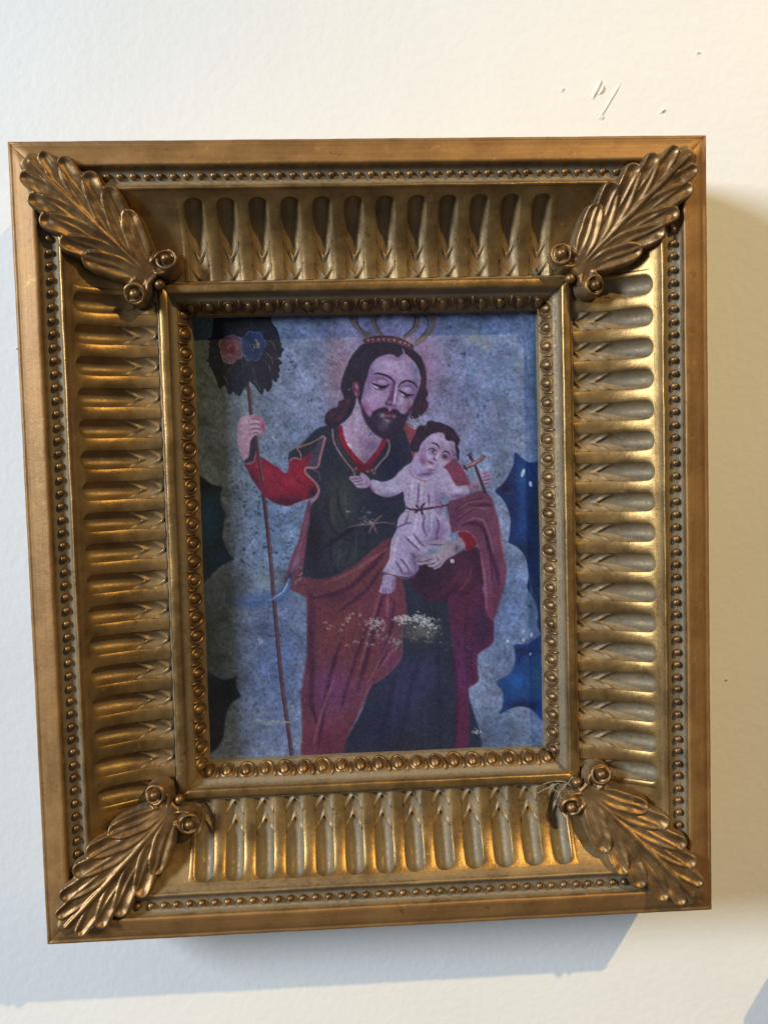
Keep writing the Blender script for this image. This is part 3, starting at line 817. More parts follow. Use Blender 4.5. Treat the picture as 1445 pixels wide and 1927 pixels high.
# raised hand
poly([(470, 828), (480, 820), (485, 845), (482, 862), (470, 870), (461, 868)], (50, 38, 54))
HA = mask([(447, 806), (450, 794), (456, 785), (468, 782), (480, 780), (490, 783), (498, 792), (499, 806), (496, 818), (488, 817), (480, 820), (472, 830), (470, 846), (468, 860), (459, 866), (452, 852), (447, 832)], .8)
lay(HA[0], HA[1], (166, 132, 152))
blob(496, 804, 6, 16, (142, 66, 98), .9, within=HA); blob(484, 783, 12, 5, (146, 80, 108), .7, within=HA); blob(450, 815, 5, 22, (150, 122, 148), .6, within=HA); blob(460, 806, 7, 22, (182, 148, 162), .6, within=HA)
for P in ([(472, 789), (482, 788), (490, 791)], [(471, 799), (482, 797), (491, 800)], [(471, 808), (482, 806), (490, 809)], [(473, 817), (482, 814), (489, 817)]):
    stroke(P, (112, 56, 86), 2.2, .9)
for y in (794, 803, 811): blob(480, y, 8, 2.2, (188, 152, 168), .7)
stroke([(470, 790), (469, 806), (472, 822)], (128, 84, 110), 1.6, .7)
stroke([(461, 874), (474, 872), (480, 862), (482, 850)], (140, 92, 92), 3, .9)
stroke([(482, 822), (488, 868), (494, 905)], (70, 46, 56), 6, 1, taper=False); stroke([(485, 822), (490, 868), (496, 905)], (116, 82, 86), 2, .8, taper=False)
# cloak, near side
poly([(580, 945), (586, 948), (582, 985), (577, 1020), (571, 1070), (566, 1100), (556, 1108), (545, 1108), (538, 1092), (548, 1050), (561, 1020), (574, 968)], (104, 60, 80))
stroke([(580, 950), (570, 1010), (556, 1056), (546, 1084)], (132, 92, 110), 4, .5, soft=2)
blob(556, 1062, 8, 22, (128, 104, 134), .7, 25); blob(545, 1086, 7, 18, (66, 42, 72), .8, 25)
poly([(512, 1124), (526, 1116), (536, 1104), (542, 1088), (548, 1092), (546, 1106), (536, 1118), (520, 1128)], (72, 98, 136)); stroke([(517, 1124), (534, 1112), (544, 1090)], (176, 190, 206), 1.8, .9); stroke([(506, 1130), (520, 1126)], (110, 134, 176), 3, .8)
CK = mask([(556, 1106), (568, 1088), (580, 1087), (600, 1090), (630, 1084), (668, 1064), (700, 1036), (737, 1011), (752, 1030), (757, 1084), (764, 1130), (765, 1160), (757, 1200), (757, 1234), (741, 1258), (719, 1277), (700, 1290), (690, 1306), (673, 1350), (652, 1392), (638, 1440), (572, 1440), (569, 1377), (567, 1316), (572, 1270), (577, 1240), (578, 1180), (577, 1130), (566, 1120), (549, 1110)], 1)
lay(CK[0], CK[1], (104, 56, 70))
blob(640, 1190, 50, 50, (112, 56, 62), .8, within=CK); blob(660, 1096, 70, 20, (114, 62, 70), .8, -25, within=CK); blob(620, 1300, 50, 50, (106, 58, 102), .9, within=CK); blob(585, 1200, 10, 120, (66, 34, 58), .8, within=CK); blob(610, 1400, 50, 40, (98, 42, 66), .8, within=CK); blob(725, 1140, 26, 50, (108, 52, 80), .7, within=CK); blob(735, 1240, 20, 30, (112, 60, 96), .8, within=CK); blob(640, 1125, 40, 12, (88, 44, 66), .8, -15, within=CK)
for P, w in (([(735, 1020), (700, 1066), (650, 1110), (590, 1126)], 10), ([(718, 1070), (690, 1110), (640, 1150)], 7), ([(722, 1120), (706, 1170), (690, 1240), (672, 1300)], 9), ([(742, 1130), (736, 1180), (716, 1250), (680, 1330)], 8), ([(640, 1210), (618, 1290), (600, 1400)], 9), ([(590, 1240), (586, 1320), (600, 1370)], 8), ([(690, 1180), (660, 1270), (640, 1340)], 6)):
    stroke(P, (62, 28, 54), w, .72, soft=5)
for P, w in (([(732, 1030), (700, 1052), (660, 1078), (610, 1098)], 5), ([(714, 1120), (698, 1180), (676, 1260)], 4), ([(752, 1210), (720, 1250), (692, 1300), (672, 1345)], 4), ([(740, 1190), (712, 1250), (690, 1290)], 4), ([(628, 1280), (606, 1340), (590, 1400)], 5), ([(730, 1120), (728, 1160)], 6)):
    stroke(P, (152, 98, 108), w, .55, soft=4)
stroke([(757, 1234), (741, 1258), (719, 1277), (698, 1292), (686, 1318), (672, 1350)], (150, 96, 120), 2, .5)
for i in range(90): blob(RNG.uniform(578, 700), RNG.uniform(1270, 1345), 7, 4, (124, 76, 122), .16, within=CK)
# under the arm
UA = mask([(780, 1070), (800, 1060), (840, 1052), (876, 1034), (900, 1030), (912, 1060), (914, 1090), (905, 1110), (885, 1124), (858, 1128), (813, 1132), (786, 1114), (770, 1096)], 2)
lay(UA[0], UA[1], (62, 32, 56))
blob(870, 1085, 24, 34, (92, 44, 70), .8, within=UA); stroke([(887, 1065), (882, 1090), (858, 1120)], (130, 66, 90), 3, .6, soft=2); blob(800, 1085, 30, 26, (42, 30, 48), .9, within=UA); stroke([(868, 1070), (850, 1100), (830, 1116)], (104, 50, 74), 8, .4, soft=5)
# drape on the right
DR = mask([(846, 1122), (880, 1120), (905, 1100), (918, 1150), (929, 1170), (930, 1190), (929, 1207), (922, 1217), (900, 1232), (899, 1256), (900, 1282), (888, 1292), (881, 1300), (884, 1340), (881, 1401), (878, 1440), (846, 1440), (858, 1389), (856, 1292), (852, 1219), (846, 1171)], 1)
lay(DR[0], DR[1], (84, 38, 70))
blob(905, 1180, 20, 44, (52, 34, 64), .9, within=DR); blob(872, 1250, 16, 60, (92, 44, 92), .8, within=DR); blob(866, 1370, 14, 60, (96, 38, 66), .8, within=DR); blob(872, 1160, 14, 40, (94, 40, 66), .7, within=DR)
for P in ([(880, 1130), (876, 1200), (880, 1280)], [(888, 1200), (886, 1250), (892, 1288)], [(852, 1230), (860, 1320), (856, 1420)]): stroke(P, (50, 28, 56), 7, .5, soft=5)
# sleeve end and cape on the right arm
AC = mask([(842, 948), (862, 938), (882, 931), (903, 924), (920, 930), (929, 946), (931, 955), (939, 983), (946, 1028), (953, 1062), (953, 1082), (946, 1118), (934, 1154), (927, 1168), (915, 1154), (910, 1100), (905, 1050), (897, 1022), (884, 1003), (866, 1000), (848, 1001), (846, 975)], 1)
lay(AC[0], AC[1], (108, 60, 86))
blob(856, 970, 14, 26, (86, 46, 78), .8, within=AC); blob(925, 1050, 12, 60, (118, 70, 96), .7, within=AC); blob(905, 955, 22, 14, (124, 70, 92), .7, within=AC); blob(934, 1100, 9, 50, (86, 44, 76), .8, within=AC)
for P in ([(862, 980), (880, 962), (908, 950), (926, 952)], [(868, 990), (890, 984), (910, 996), (922, 1040), (926, 1090)], [(856, 960), (880, 948), (905, 938)], [(912, 1000), (930, 1060), (940, 1100)]):
    stroke(P, (58, 30, 58), 7, .75, soft=4)
for P in ([(866, 972), (890, 956), (916, 958)], [(872, 984), (896, 976), (914, 986), (928, 1040)], [(904, 1040), (912, 1090), (916, 1146)], [(940, 990), (948, 1050)], [(862, 958), (884, 946), (910, 942)]):
    stroke(P, (150, 104, 122), 3.6, .7, soft=3)
poly([(862, 1004), (872, 1000), (885, 1004), (893, 1013), (898, 1024), (888, 1032), (878, 1037), (873, 1022)], (122, 30, 50)); stroke([(858, 1012), (868, 1014), (874, 1024), (876, 1036)], (156, 104, 120), 3, .9); stroke([(862, 1003), (874, 999), (888, 1006), (900, 1026)], (146, 90, 110), 2.4, .8)
# neck and breast
NK = mask([(672, 746), (676, 752), (679, 775), (688, 797), (703, 816), (718, 826), (716, 840), (703, 854), (690, 872), (684, 878), (672, 862), (655, 844), (645, 826), (640, 808), (650, 797), (662, 780), (668, 762)], .9)
lay(NK[0], NK[1], (158, 136, 163))
blob(700, 840, 16, 18, (118, 88, 130), .85, within=NK); blob(680, 830, 8, 18, (132, 100, 138), .6, within=NK); blob(650, 815, 10, 18, (182, 158, 180), .6, within=NK); blob(690, 866, 12, 10, (110, 78, 104), .7, within=NK); blob(672, 790, 6, 30, (180, 152, 178), .5, within=NK)
for i in range(18): blob(656 + RNG.normal() * 5, 840 + RNG.normal() * 4 + RNG.normal() * 2, 2, 1.6, (206, 200, 204), .75)
stroke([(640, 804), (643, 822), (652, 842), (668, 862), (685, 878)], (132, 26, 50), 9, 1, taper=False); stroke([(684, 880), (698, 868), (712, 850), (724, 828)], (126, 28, 58), 9, 1, taper=False); poly([(664, 866), (684, 876), (704, 868), (694, 886), (680, 890), (668, 880)], (96, 26, 48))
stroke([(626, 808), (628, 830), (638, 850), (652, 870), (666, 886)], (136, 112, 116), 3, .95, taper=False); stroke([(730, 826), (733, 840), (728, 856), (716, 870), (705, 884)], (136, 110, 120), 3.4, .95, taper=False); stroke([(632, 806), (636, 832), (652, 858), (672, 880)], (58, 52, 60), 5, .9); 
for x, y in ((664, 885), (670, 882), (667, 891), (692, 887), (700, 885), (704, 890)): blob(x, y, 3.4, 3, (146, 112, 102), .9)
# hair
HR = [(688, 646), (677, 652), (661, 672), (650, 696), (643, 718), (642, 733), (648, 750), (638, 756), (635, 766), (625, 769), (616, 776), (612, 786), (613, 797), (624, 804), (642, 798), (659, 783), (668, 764), (672, 748), (680, 760), (700, 700), (760, 690), (775, 760), (772, 786), (782, 788), (793, 782), (803, 772), (806, 760), (802, 750), (806, 741), (802, 728), (803, 712), (800, 692), (793, 673), (780, 660), (764, 650), (740, 642), (710, 642)]
poly(HR, (42, 34, 54), .9)
for x, y, rx, ry in ((626, 782, 11, 12), (645, 768, 10, 11), (640, 786, 9, 9), (656, 756, 8, 10)): blob(x, y, rx, ry, (92, 46, 66), .75)
for x, y, rx, ry in ((796, 730, 6, 22), (797, 762, 9, 12), (788, 774, 9, 9), (799, 700, 4, 20)): blob(x, y, rx, ry, (84, 40, 62), .85)
for P in ([(640, 796), (656, 776), (664, 750)], [(622, 790), (636, 778), (648, 762)], [(652, 706), (664, 676), (690, 654)], [(786, 780), (796, 760), (796, 730)]): stroke(P, (30, 26, 44), 5, .6, soft=3)
for P in ([(648, 722), (656, 690), (676, 662)], [(660, 716), (668, 690), (688, 664)]): stroke(P, (70, 58, 80), 3, .4, soft=2)
stroke([(688, 641), (706, 637), (724, 636), (744, 638), (760, 644), (774, 653)], (86, 46, 58), 10, 1, taper=False); stroke([(688, 646), (720, 642), (750, 646), (772, 657)], (120, 100, 110), 1.6, .6)
for x, y in ((693, 640), (702, 639), (712, 638.5), (722, 638.5), (732, 639), (742, 640), (753, 643), (762, 645.5), (769, 649)): blob(x, y, 2.2, 2.2, (188, 160, 164), .95)
# face
FC = mask([(731, 667), (741, 668), (749, 673), (757, 667), (763, 666), (772, 673), (782, 684), (789, 698), (792, 714), (789, 730), (783, 745), (777, 760), (768, 780), (750, 808), (735, 815), (712, 812), (697, 803), (686, 782), (680, 760), (683, 742), (687, 722), (692, 708), (698, 688), (710, 674), (722, 669)], .9)
lay(FC[0], FC[1], (152, 128, 163))
blob(735, 690, 26, 16, (178, 152, 186), .7, within=FC); blob(785, 690, 8, 22, (120, 124, 164), .8, within=FC); blob(695, 695, 8, 26, (134, 104, 146), .8, within=FC); blob(687, 770, 9, 18, (122, 66, 104), .9, within=FC); blob(694, 700, 9, 34, (118, 92, 136), .75, within=FC); blob(690, 745, 7, 26, (124, 96, 140), .75, within=FC); blob(698, 750, 14, 12, (184, 160, 182), .7, within=FC); blob(770, 768, 9, 16, (120, 68, 102), .9, within=FC); blob(783, 722, 9, 34, (112, 106, 148), .75, within=FC); blob(740, 672, 34, 7, (128, 100, 140), .7, within=FC); blob(755, 755, 8, 12, (176, 150, 182), .7, within=FC); blob(758, 700, 12, 16, (170, 146, 186), .6, within=FC); blob(684, 735, 4, 16, (112, 96, 146), .8, within=FC); blob(703, 771, 13, 6, (160, 100, 150), .6, within=FC)
poly([(741, 714), (746, 722), (744, 742), (738, 760), (728, 762), (727, 754), (733, 742), (737, 724)], (94, 60, 102), 1.4, .95)
stroke([(746, 722), (744, 740), (741, 760)], (206, 190, 214), 3.6, .85, soft=1.5); stroke([(748, 726), (747, 745), (746, 760)], (128, 96, 138), 2, .6, soft=1.4)
blob(735, 762, 5, 3.2, (52, 30, 54), .95); blob(726.5, 760, 2.6, 3.6, (70, 38, 66), .9); blob(743.5, 764, 3.6, 2.8, (66, 38, 66), .9); blob(733, 757, 4, 3, (150, 118, 150), .8)
blob(714, 713, 14, 8, (120, 84, 124), .8); blob(767, 727, 12, 9, (120, 90, 132), .75); blob(733, 722, 9, 14, (126, 94, 134), .7); blob(736, 768, 16, 6, (128, 92, 132), .7); blob(748, 752, 4, 12, (140, 108, 148), .6)
blob(782, 748, 9, 26, (112, 78, 122), .8, -12, within=FC); blob(694, 735, 7, 12, (150, 122, 158), .5, within=FC); blob(712, 741, 11, 5, (176, 152, 180), .6, within=FC); blob(706, 757, 12, 10, (146, 104, 146), .55, within=FC); blob(762, 757, 9, 7, (150, 116, 152), .5, within=FC); blob(722, 682, 12, 9, (170, 148, 182), .6, within=FC)
stroke([(703, 704), (710, 702.5), (719, 704), (729, 707.5), (737, 713), (742.5, 721)], (44, 30, 52), 4, 1); stroke([(750, 729), (754, 722), (760, 718), (767, 716.3), (776, 719), (782, 724), (786, 730)], (44, 32, 54), 4, 1)
stroke([(709, 716), (716, 711.5), (724, 713), (731, 720)], (118, 74, 112), 2.4, .9); stroke([(753, 733), (759, 726.5), (768, 725.5), (776, 731), (779, 739)], (118, 76, 114), 2.4, .9)
blob(717, 718, 7.5, 4, (190, 166, 192), .85); blob(766, 732, 7.5, 4.5, (186, 160, 192), .85)
blob(707, 728, 6.5, 3.8, (192, 184, 204), .95); blob(758, 743, 5, 3.6, (204, 198, 214), .95)
stroke([(700, 721), (706, 723.5), (713, 726), (720, 728), (727, 726.5), (732.5, 722.5)], (36, 24, 50), 4.6, 1); blob(718, 729.5, 6.5, 4.4, (30, 20, 46), .97)
stroke([(749.5, 733), (755, 737), (762, 741), (770, 743.5), (780, 742.5)], (36, 24, 50), 4.2, 1); blob(765, 745, 5.8, 4.2, (30, 20, 46), .97)
stroke([(701, 724), (706, 731), (714, 733.5), (724, 732.5), (731, 726)], (112, 68, 104), 2.2, .85); stroke([(750, 736), (755, 744), (763, 749), (774, 747), (780, 743)], (116, 76, 112), 2, .8)
# beard and mouth
BD = mask([(677, 754), (680, 770), (686, 790), (696, 806), (708, 819), (726, 827), (742, 822), (757, 808), (767, 788), (778, 764), (772, 768), (764, 778), (756, 779), (749, 772), (742, 769), (734, 773), (727, 766), (716, 768), (705, 774), (698, 785), (690, 779), (682, 764)], 1.6)
lay(BD[0], BD[1], (48, 36, 60))
poly([(700, 780), (712, 774), (722, 778), (742, 781), (756, 782), (762, 786), (752, 806), (730, 818), (708, 808)], (54, 40, 66), 3, .95)
blob(720, 782, 7, 5, (156, 142, 172), .9); blob(741, 783.5, 4.5, 4, (150, 134, 168), .85); blob(728, 791, 9, 5, (150, 136, 160), .85); blob(725, 798, 7, 6, (124, 104, 124), .6)
for x in (717, 721, 725, 729, 733): stroke([(x, 793), (x - 2, 803), (x - 3, 812)], (138, 116, 128), 1.4, .5)
poly([(722, 776), (728, 777.5), (734, 776.5), (742, 780), (737, 786), (729, 784.5)], (124, 62, 90), .8); stroke([(721, 776.5), (729, 778.8), (735, 778), (743, 780.5)], (58, 26, 54), 2, .95); stroke([(726, 786.5), (732, 788.5), (737, 787)], (62, 38, 66), 2.4, .9)
blob(733, 771, 3, 3, (196, 168, 188), .85); blob(734, 767, 2.4, 2.6, (160, 124, 150), .7)
for P in ([(731, 771), (720, 771), (706, 776), (700, 786)], [(738, 773), (747, 776), (755, 784)]): stroke(P, (44, 30, 54), 6, .9, soft=2)
for i in range(60):
    x = RNG.uniform(690, 766); y = 790 + RNG.random() * 26
    stroke([(x, y), (x + (728 - x) * .12, y + 7)], (66, 52, 74) if i % 2 else (34, 26, 46), 1.3, .45)
poly([(670, 718), (675, 722), (677, 735), (676, 748), (671, 746), (665, 738), (662, 730), (664, 721)], (104, 52, 80), .9); blob(671, 727, 3, 6, (172, 134, 160), .85, -20); blob(670, 741, 3, 5, (160, 116, 140), .8); blob(657, 733, 1.4, 1.6, (200, 180, 190), .9)
stroke([(758, 656), (760, 664), (761, 674)], (150, 130, 160), 3, .8); stroke([(752, 674), (751, 686)], (112, 86, 124), 1.4, .6)
# rays by the child's head
for P in ([(768, 784), (778, 796), (788, 806)], [(774, 782), (782, 794), (792, 804)], [(769, 794), (777, 800), (783, 808)], [(788, 780), (792, 790), (794, 798)], [(770, 800), (778, 806), (784, 806)]):
    stroke(P, (186, 182, 204), 1.5, .85)
# child: hair, face
poly([(776, 826), (772, 838), (774, 848), (784, 852), (792, 846), (796, 836), (850, 836), (860, 868), (853, 872), (847, 874), (862, 868), (865, 850), (862, 840), (866, 828), (860, 818), (854, 808), (845, 802), (836, 798), (828, 795), (820, 794), (812, 792), (804, 794), (801, 801), (790, 801), (784, 808), (782, 816)], (46, 32, 54), .9)
for x, y in ((781, 838), (786, 826), (855, 856), (858, 866), (800, 806), (840, 812), (852, 820)): blob(x, y, 6, 5, (74, 42, 62), .6)
CF = mask([(806, 822), (816, 816), (828, 814), (836, 817), (838, 825), (844, 830), (854, 831), (857, 844), (854, 856), (849, 866), (842, 873), (832, 880), (822, 886), (814, 888), (803, 884), (795, 877), (789, 866), (787, 856), (790, 844), (794, 834)], .8)
lay(CF[0], CF[1], (160, 141, 172))
blob(795, 866, 9, 16, (120, 76, 112), .9, within=CF); blob(798, 842, 6, 16, (134, 108, 146), .7, within=CF); blob(828, 845, 7, 10, (138, 110, 148), .6, within=CF); blob(852, 850, 6, 22, (112, 86, 122), .8, within=CF); blob(846, 862, 8, 14, (134, 92, 122), .7, within=CF); blob(822, 824, 14, 7, (184, 166, 194), .6, within=CF); blob(850, 840, 7, 10, (150, 136, 160), .7, within=CF); blob(812, 886, 14, 4, (112, 74, 112), .9, within=CF); blob(806, 858, 8, 6, (182, 162, 190), .6, within=CF)
stroke([(810, 833.5), (817, 834), (823, 837), (827, 843)], (52, 34, 58), 3, 1); stroke([(832, 853), (837, 849.5), (842, 850.5), (847, 856)], (52, 34, 58), 3, 1)
blob(814.5, 848, 8, 5, (120, 92, 128), .6, 25); blob(814, 849, 4.6, 3.6, (172, 160, 186), .8); blob(815, 849.3, 3.6, 3.4, (40, 26, 54), .97); stroke([(806, 846), (811, 843.5), (817, 845), (822, 850)], (56, 36, 62), 2.2, .95); stroke([(808, 852), (814, 855), (820, 854)], (112, 78, 110), 1.6, .8); blob(817.6, 850.6, 1.1, 1.1, (200, 194, 212), .9)
blob(837, 860, 6.5, 5.5, (84, 54, 84), .8); blob(836, 861, 3.8, 4, (38, 24, 52), .95); blob(835, 863.5, 1.3, 1.6, (186, 176, 198), .9); stroke([(830, 857), (836, 855.5), (842, 860)], (52, 34, 58), 2, .9)
stroke([(826, 850), (823.5, 858), (821, 865)], (198, 182, 206), 2.4, .9); blob(817.5, 863.5, 3, 2.6, (62, 36, 66), .95); stroke([(824, 848), (819, 858), (815, 861)], (120, 86, 122), 2, .7); blob(822, 866.5, 2.6, 1.4, (70, 40, 70), .8)
blob(811, 871, 5.5, 3, (110, 50, 82), .9, 22); blob(809, 869, 5, 1.2, (84, 36, 66), .9, 22); blob(806, 878, 4, 3, (176, 154, 184), .7); blob(813, 878, 3, 2.6, (180, 160, 188), .8)
# child: neck, dress
DS = mask([(782, 866), (772, 872), (762, 878), (756, 884), (748, 892), (740, 900), (730, 905), (719, 907), (708, 904), (700, 903), (697, 910), (698, 920), (706, 928), (716, 933), (727, 936), (740, 934), (750, 930), (759, 926), (761, 940), (764, 955), (762, 962), (754, 970), (749, 980), (746, 998), (740, 1010), (736, 1022), (733, 1050), (726, 1066), (721, 1077), (735, 1082), (752, 1086), (766, 1087), (780, 1081), (788, 1070), (786, 1056), (796, 1044), (808, 1034), (822, 1026), (838, 1016), (848, 1002), (848, 990), (842, 978), (836, 966), (834, 955), (831, 945), (830, 925), (838, 934), (850, 939), (862, 937), (876, 932), (884, 924), (882, 914), (872, 914), (860, 915), (853, 906), (847, 894), (840, 884), (830, 880), (818, 886), (800, 890), (790, 880)], .9)
lay(DS[0], DS[1], (162, 148, 178))
blob(726, 915, 24, 9, (182, 172, 202), .7, within=DS); blob(786, 925, 16, 30, (178, 164, 192), .8, within=DS); blob(735, 934, 26, 7, (110, 86, 128), .8, within=DS); blob(832, 945, 9, 20, (84, 58, 96), .9, within=DS); blob(862, 934, 18, 7, (92, 66, 106), .8, within=DS); blob(864, 922, 14, 6, (184, 172, 198), .7, within=DS); blob(822, 940, 9, 26, (130, 106, 148), .7, within=DS)
blob(776, 990, 22, 14, (168, 152, 188), .7, within=DS); blob(824, 1000, 18, 20, (124, 100, 150), .8, within=DS); blob(820, 1020, 22, 9, (96, 72, 116), .8, within=DS); blob(756, 1040, 14, 30, (160, 144, 184), .7, within=DS); blob(782, 1058, 10, 20, (104, 78, 122), .85, within=DS); blob(770, 1080, 16, 6, (92, 66, 104), .8, within=DS); blob(806, 985, 14, 12, (150, 134, 176), .6, within=DS)
for P in ([(746, 994), (762, 986), (776, 984)], [(762, 1010), (774, 1022), (790, 1036)], [(778, 1004), (788, 1018), (800, 1030)], [(752, 1050), (764, 1064), (772, 1078)], [(744, 1056), (752, 1068), (758, 1080)], [(800, 968), (796, 990), (802, 1008)], [(820, 972), (826, 990), (820, 1010)], [(806, 930), (808, 950)], [(788, 910), (786, 950)], [(772, 1040), (782, 1050)], [(768, 970), (764, 984)], [(826, 1010), (810, 1022)]):
    stroke(P, (86, 60, 108), 3.6, .75, soft=2.2)
for P in ([(766, 1006), (780, 1020), (794, 1036)], [(752, 1000), (744, 1030), (740, 1060)], [(796, 900), (792, 940)], [(776, 905), (774, 945)], [(812, 968), (812, 1000)], [(784, 974), (780, 1000)], [(756, 1040), (766, 1058)]):
    stroke(P, (196, 186, 208), 3.2, .65, soft=2.2)
poly([(784, 850), (779, 862), (772, 876), (771, 886), (778, 894), (790, 900), (800, 902), (812, 897), (820, 888), (806, 886), (795, 878), (788, 866)], (148, 130, 168), .8); blob(803, 892, 16, 4, (82, 56, 94), .85, -8)
stroke([(768, 876), (771, 888), (780, 898), (792, 903), (802, 905), (814, 900)], (156, 108, 124), 2.8, .9)
stroke([(763, 955), (776, 959), (792, 959), (816, 955), (842, 950)], (74, 46, 72), 4.4, 1, taper=False); stroke([(764, 953), (778, 956.5), (816, 953), (842, 948.5)], (150, 118, 130), 1.4, .85)
for P in ([(790, 958), (800, 946)], [(790, 958), (780, 966)], [(792, 960), (796, 970)], [(788, 956), (782, 950)]): stroke(P, (56, 34, 58), 4.4, .95)
stroke([(718, 1079), (732, 1085), (748, 1087), (764, 1090), (778, 1084), (790, 1070)], (96, 68, 96), 2.4, .9); stroke([(720, 1076), (734, 1081), (752, 1085), (768, 1086)], (62, 40, 72), 2, .7)
stroke([(694, 906), (699, 918), (706, 928)], (142, 88, 104), 4, .8); stroke([(878, 912), (886, 922), (891, 926)], (160, 110, 116), 4, .85)
# child's hands and foot
poly([(697, 904), (692, 897), (684, 891), (679, 890), (677, 896), (668, 895), (658, 898), (660, 904), (664, 908), (668, 913), (673, 918), (684, 919), (694, 916)], (162, 138, 168), .7)
for P in ([(680, 900), (660, 901.5)], [(684, 905), (663, 907.5)], [(687, 910), (669, 913)]): stroke(P, (84, 60, 92), 1.8, .95)
stroke([(677, 896), (682, 904)], (100, 72, 106), 1.6, .8); blob(690, 908, 5, 6, (140, 106, 140), .7)
FT = mask([(722, 1083), (720, 1094), (716, 1106), (714, 1114), (719, 1117), (726, 1118), (734, 1117), (740, 1114), (745, 1100), (744, 1088), (738, 1083)], .8)
lay(FT[0], FT[1], (154, 134, 168)); blob(742, 1100, 5, 12, (112, 84, 126), .8, within=FT); blob(726, 1096, 6, 8, (172, 156, 186), .6, within=FT)
for x in (720, 726, 732, 737): stroke([(x + 1.5, 1107), (x, 1117)], (76, 50, 86), 1.5, .9)
poly([(886, 915), (894, 900), (900, 893), (907, 888), (916, 886), (922, 890), (925, 898), (923, 908), (916, 915), (906, 920), (894, 924)], (152, 130, 162), .7)
for P in ([(908, 893), (916, 889)], [(908, 899), (922, 894)], [(909, 905), (924, 901)], [(909, 911), (921, 909)]): stroke(P, (84, 58, 92), 1.8, .9)
blob(895, 917, 7, 5, (118, 86, 120), .7)
stroke([(885, 860), (893, 873), (902, 896), (913, 926)], (52, 34, 54), 6, 1, taper=False); stroke([(888, 862), (895, 874), (905, 898), (914, 924)], (140, 108, 118), 1.8, .8, taper=False)
stroke([(876, 880), (893, 872), (910, 860)], (52, 36, 56), 7, 1, taper=False); stroke([(878, 878), (893, 871), (909, 860)], (158, 110, 104), 4, .95, taper=False); blob(893, 871, 4, 4, (160, 114, 108), .9)
stroke([(871, 875), (880, 886)], (58, 40, 58), 4.5, 1); stroke([(905, 854), (912, 865)], (136, 94, 96), 4.5, 1); stroke([(878, 857), (889, 853)], (72, 58, 68), 5, .9)
# supporting hand
HD = mask([(874, 1022), (862, 1018), (849, 1017), (830, 1016), (812, 1018), (807, 1022), (818, 1025), (831, 1025), (824, 1034), (818, 1042), (802, 1046), (784, 1051), (784, 1056), (796, 1057), (784, 1060), (790, 1064), (804, 1062), (806, 1067), (814, 1068), (818, 1072), (828, 1068), (834, 1062), (842, 1052), (856, 1044), (866, 1036), (872, 1030)], .8)
lay(HD[0], HD[1], (150, 132, 152)); blob(860, 1032, 8, 9, (96, 74, 100), .8, within=HD); blob(836, 1036, 12, 10, (164, 148, 158), .6, within=HD)
for P in ([(785, 1057.5), (800, 1056), (816, 1051)], [(806, 1063), (818, 1060), (826, 1054)], [(816, 1069), (824, 1064), (831, 1058)], [(808, 1024), (826, 1026), (836, 1024)], [(822, 1048), (826, 1056)]): stroke(P, (72, 50, 82), 1.9, .9)
blob(823, 1060, 5, 5, (176, 170, 172), .7); blob(851, 1056, 4, 4, (186, 190, 198), .9, hard=True)
# losses, craquelure and dirt
def flakes(x, y, sx, sy, n, c, r=1.8, a=.9):
    for i in range(n):
        fx, fy = x + RNG.normal() * sx, y + RNG.normal() * sy
        for k in range(3):
            v = RNG.uniform(.84, 1.06)
            blob(fx + RNG.normal() * 1.5, fy + RNG.normal() * 1.3, r * RNG.uniform(.45, 1.0), r * RNG.uniform(.2, .5), tuple(min(255, q * v) for q in c), a * RNG.uniform(.7, 1), RNG.uniform(-60, 60), hard=True)
blob(788, 1188, 40, 22, (94, 92, 92), .95); flakes(786, 1192, 18, 9, 60, (108, 106, 104), 3, .6); flakes(786, 1196, 20, 8, 26, (52, 56, 70), 3, .5)
flakes(780, 1166, 15, 5, 60, (196, 194, 194), 2.2); flakes(806, 1174, 9, 8, 46, (190, 190, 194), 2.1); flakes(755, 1166, 8, 4, 34, (194, 188, 188), 2.2); flakes(707, 1174, 9, 5, 40, (186, 174, 176), 2.1); flakes(720, 1186, 6, 8, 14, (170, 160, 160)); flakes(746, 1212, 6, 6, 22, (156, 152, 156)); flakes(724, 1200, 12, 5, 12, (160, 150, 156), 1.4); flakes(690, 1195, 9, 12, 16, (176, 168, 170), 1.5); flakes(812, 1200, 6, 8, 14, (132, 130, 136), 1.6)
for x, y in ((664, 1156), (658, 1162), (654, 1166), (652, 1170), (645, 1176), (676, 1160), (612, 1172), (618, 1184), (624, 1178), (640, 1188), (688, 1170), (690, 1212), (668, 1206), (655, 1216), (700, 1214)): flakes(x, y, 1.5, 1.5, 3, (178, 170, 172), 1.6)
flakes(690, 972, 7, 7, 26, (140, 140, 142), 1.4, .7); flakes(690, 983, 5, 2, 8, (190, 186, 188), 1.2); flakes(656, 962, 1.5, 1.5, 3, (200, 200, 206), 1.4)
flakes(490, 1208, 3, 4, 8, (176, 180, 186), 1.6); flakes(566, 1246, 3, 10, 12, (150, 152, 160), 1.5); flakes(565, 1392, 4, 6, 10, (160, 166, 176), 1.4); flakes(900, 1380, 5, 4, 12, (190, 196, 206), 1.8); flakes(566, 1082, 2, 6, 6, (190, 180, 184), 1.6); flakes(560, 1096, 2, 3, 3, (190, 180, 184), 1.4); flakes(872, 1212, 20, 8, 10, (130, 140, 170), 1)
flakes(855, 792, 16, 10, 14, (150, 150, 130), 1.2, .6); flakes(830, 760, 8, 10, 10, (164, 160, 150), 1.2, .7); flakes(700, 960, 90, 140, 60, (140, 132, 140), .7, .5)
flakes(690, 1000, 190, 220, 150, (150, 146, 160), .6, .4); flakes(690, 1000, 190, 220, 240, (24, 24, 40), .8, .4)
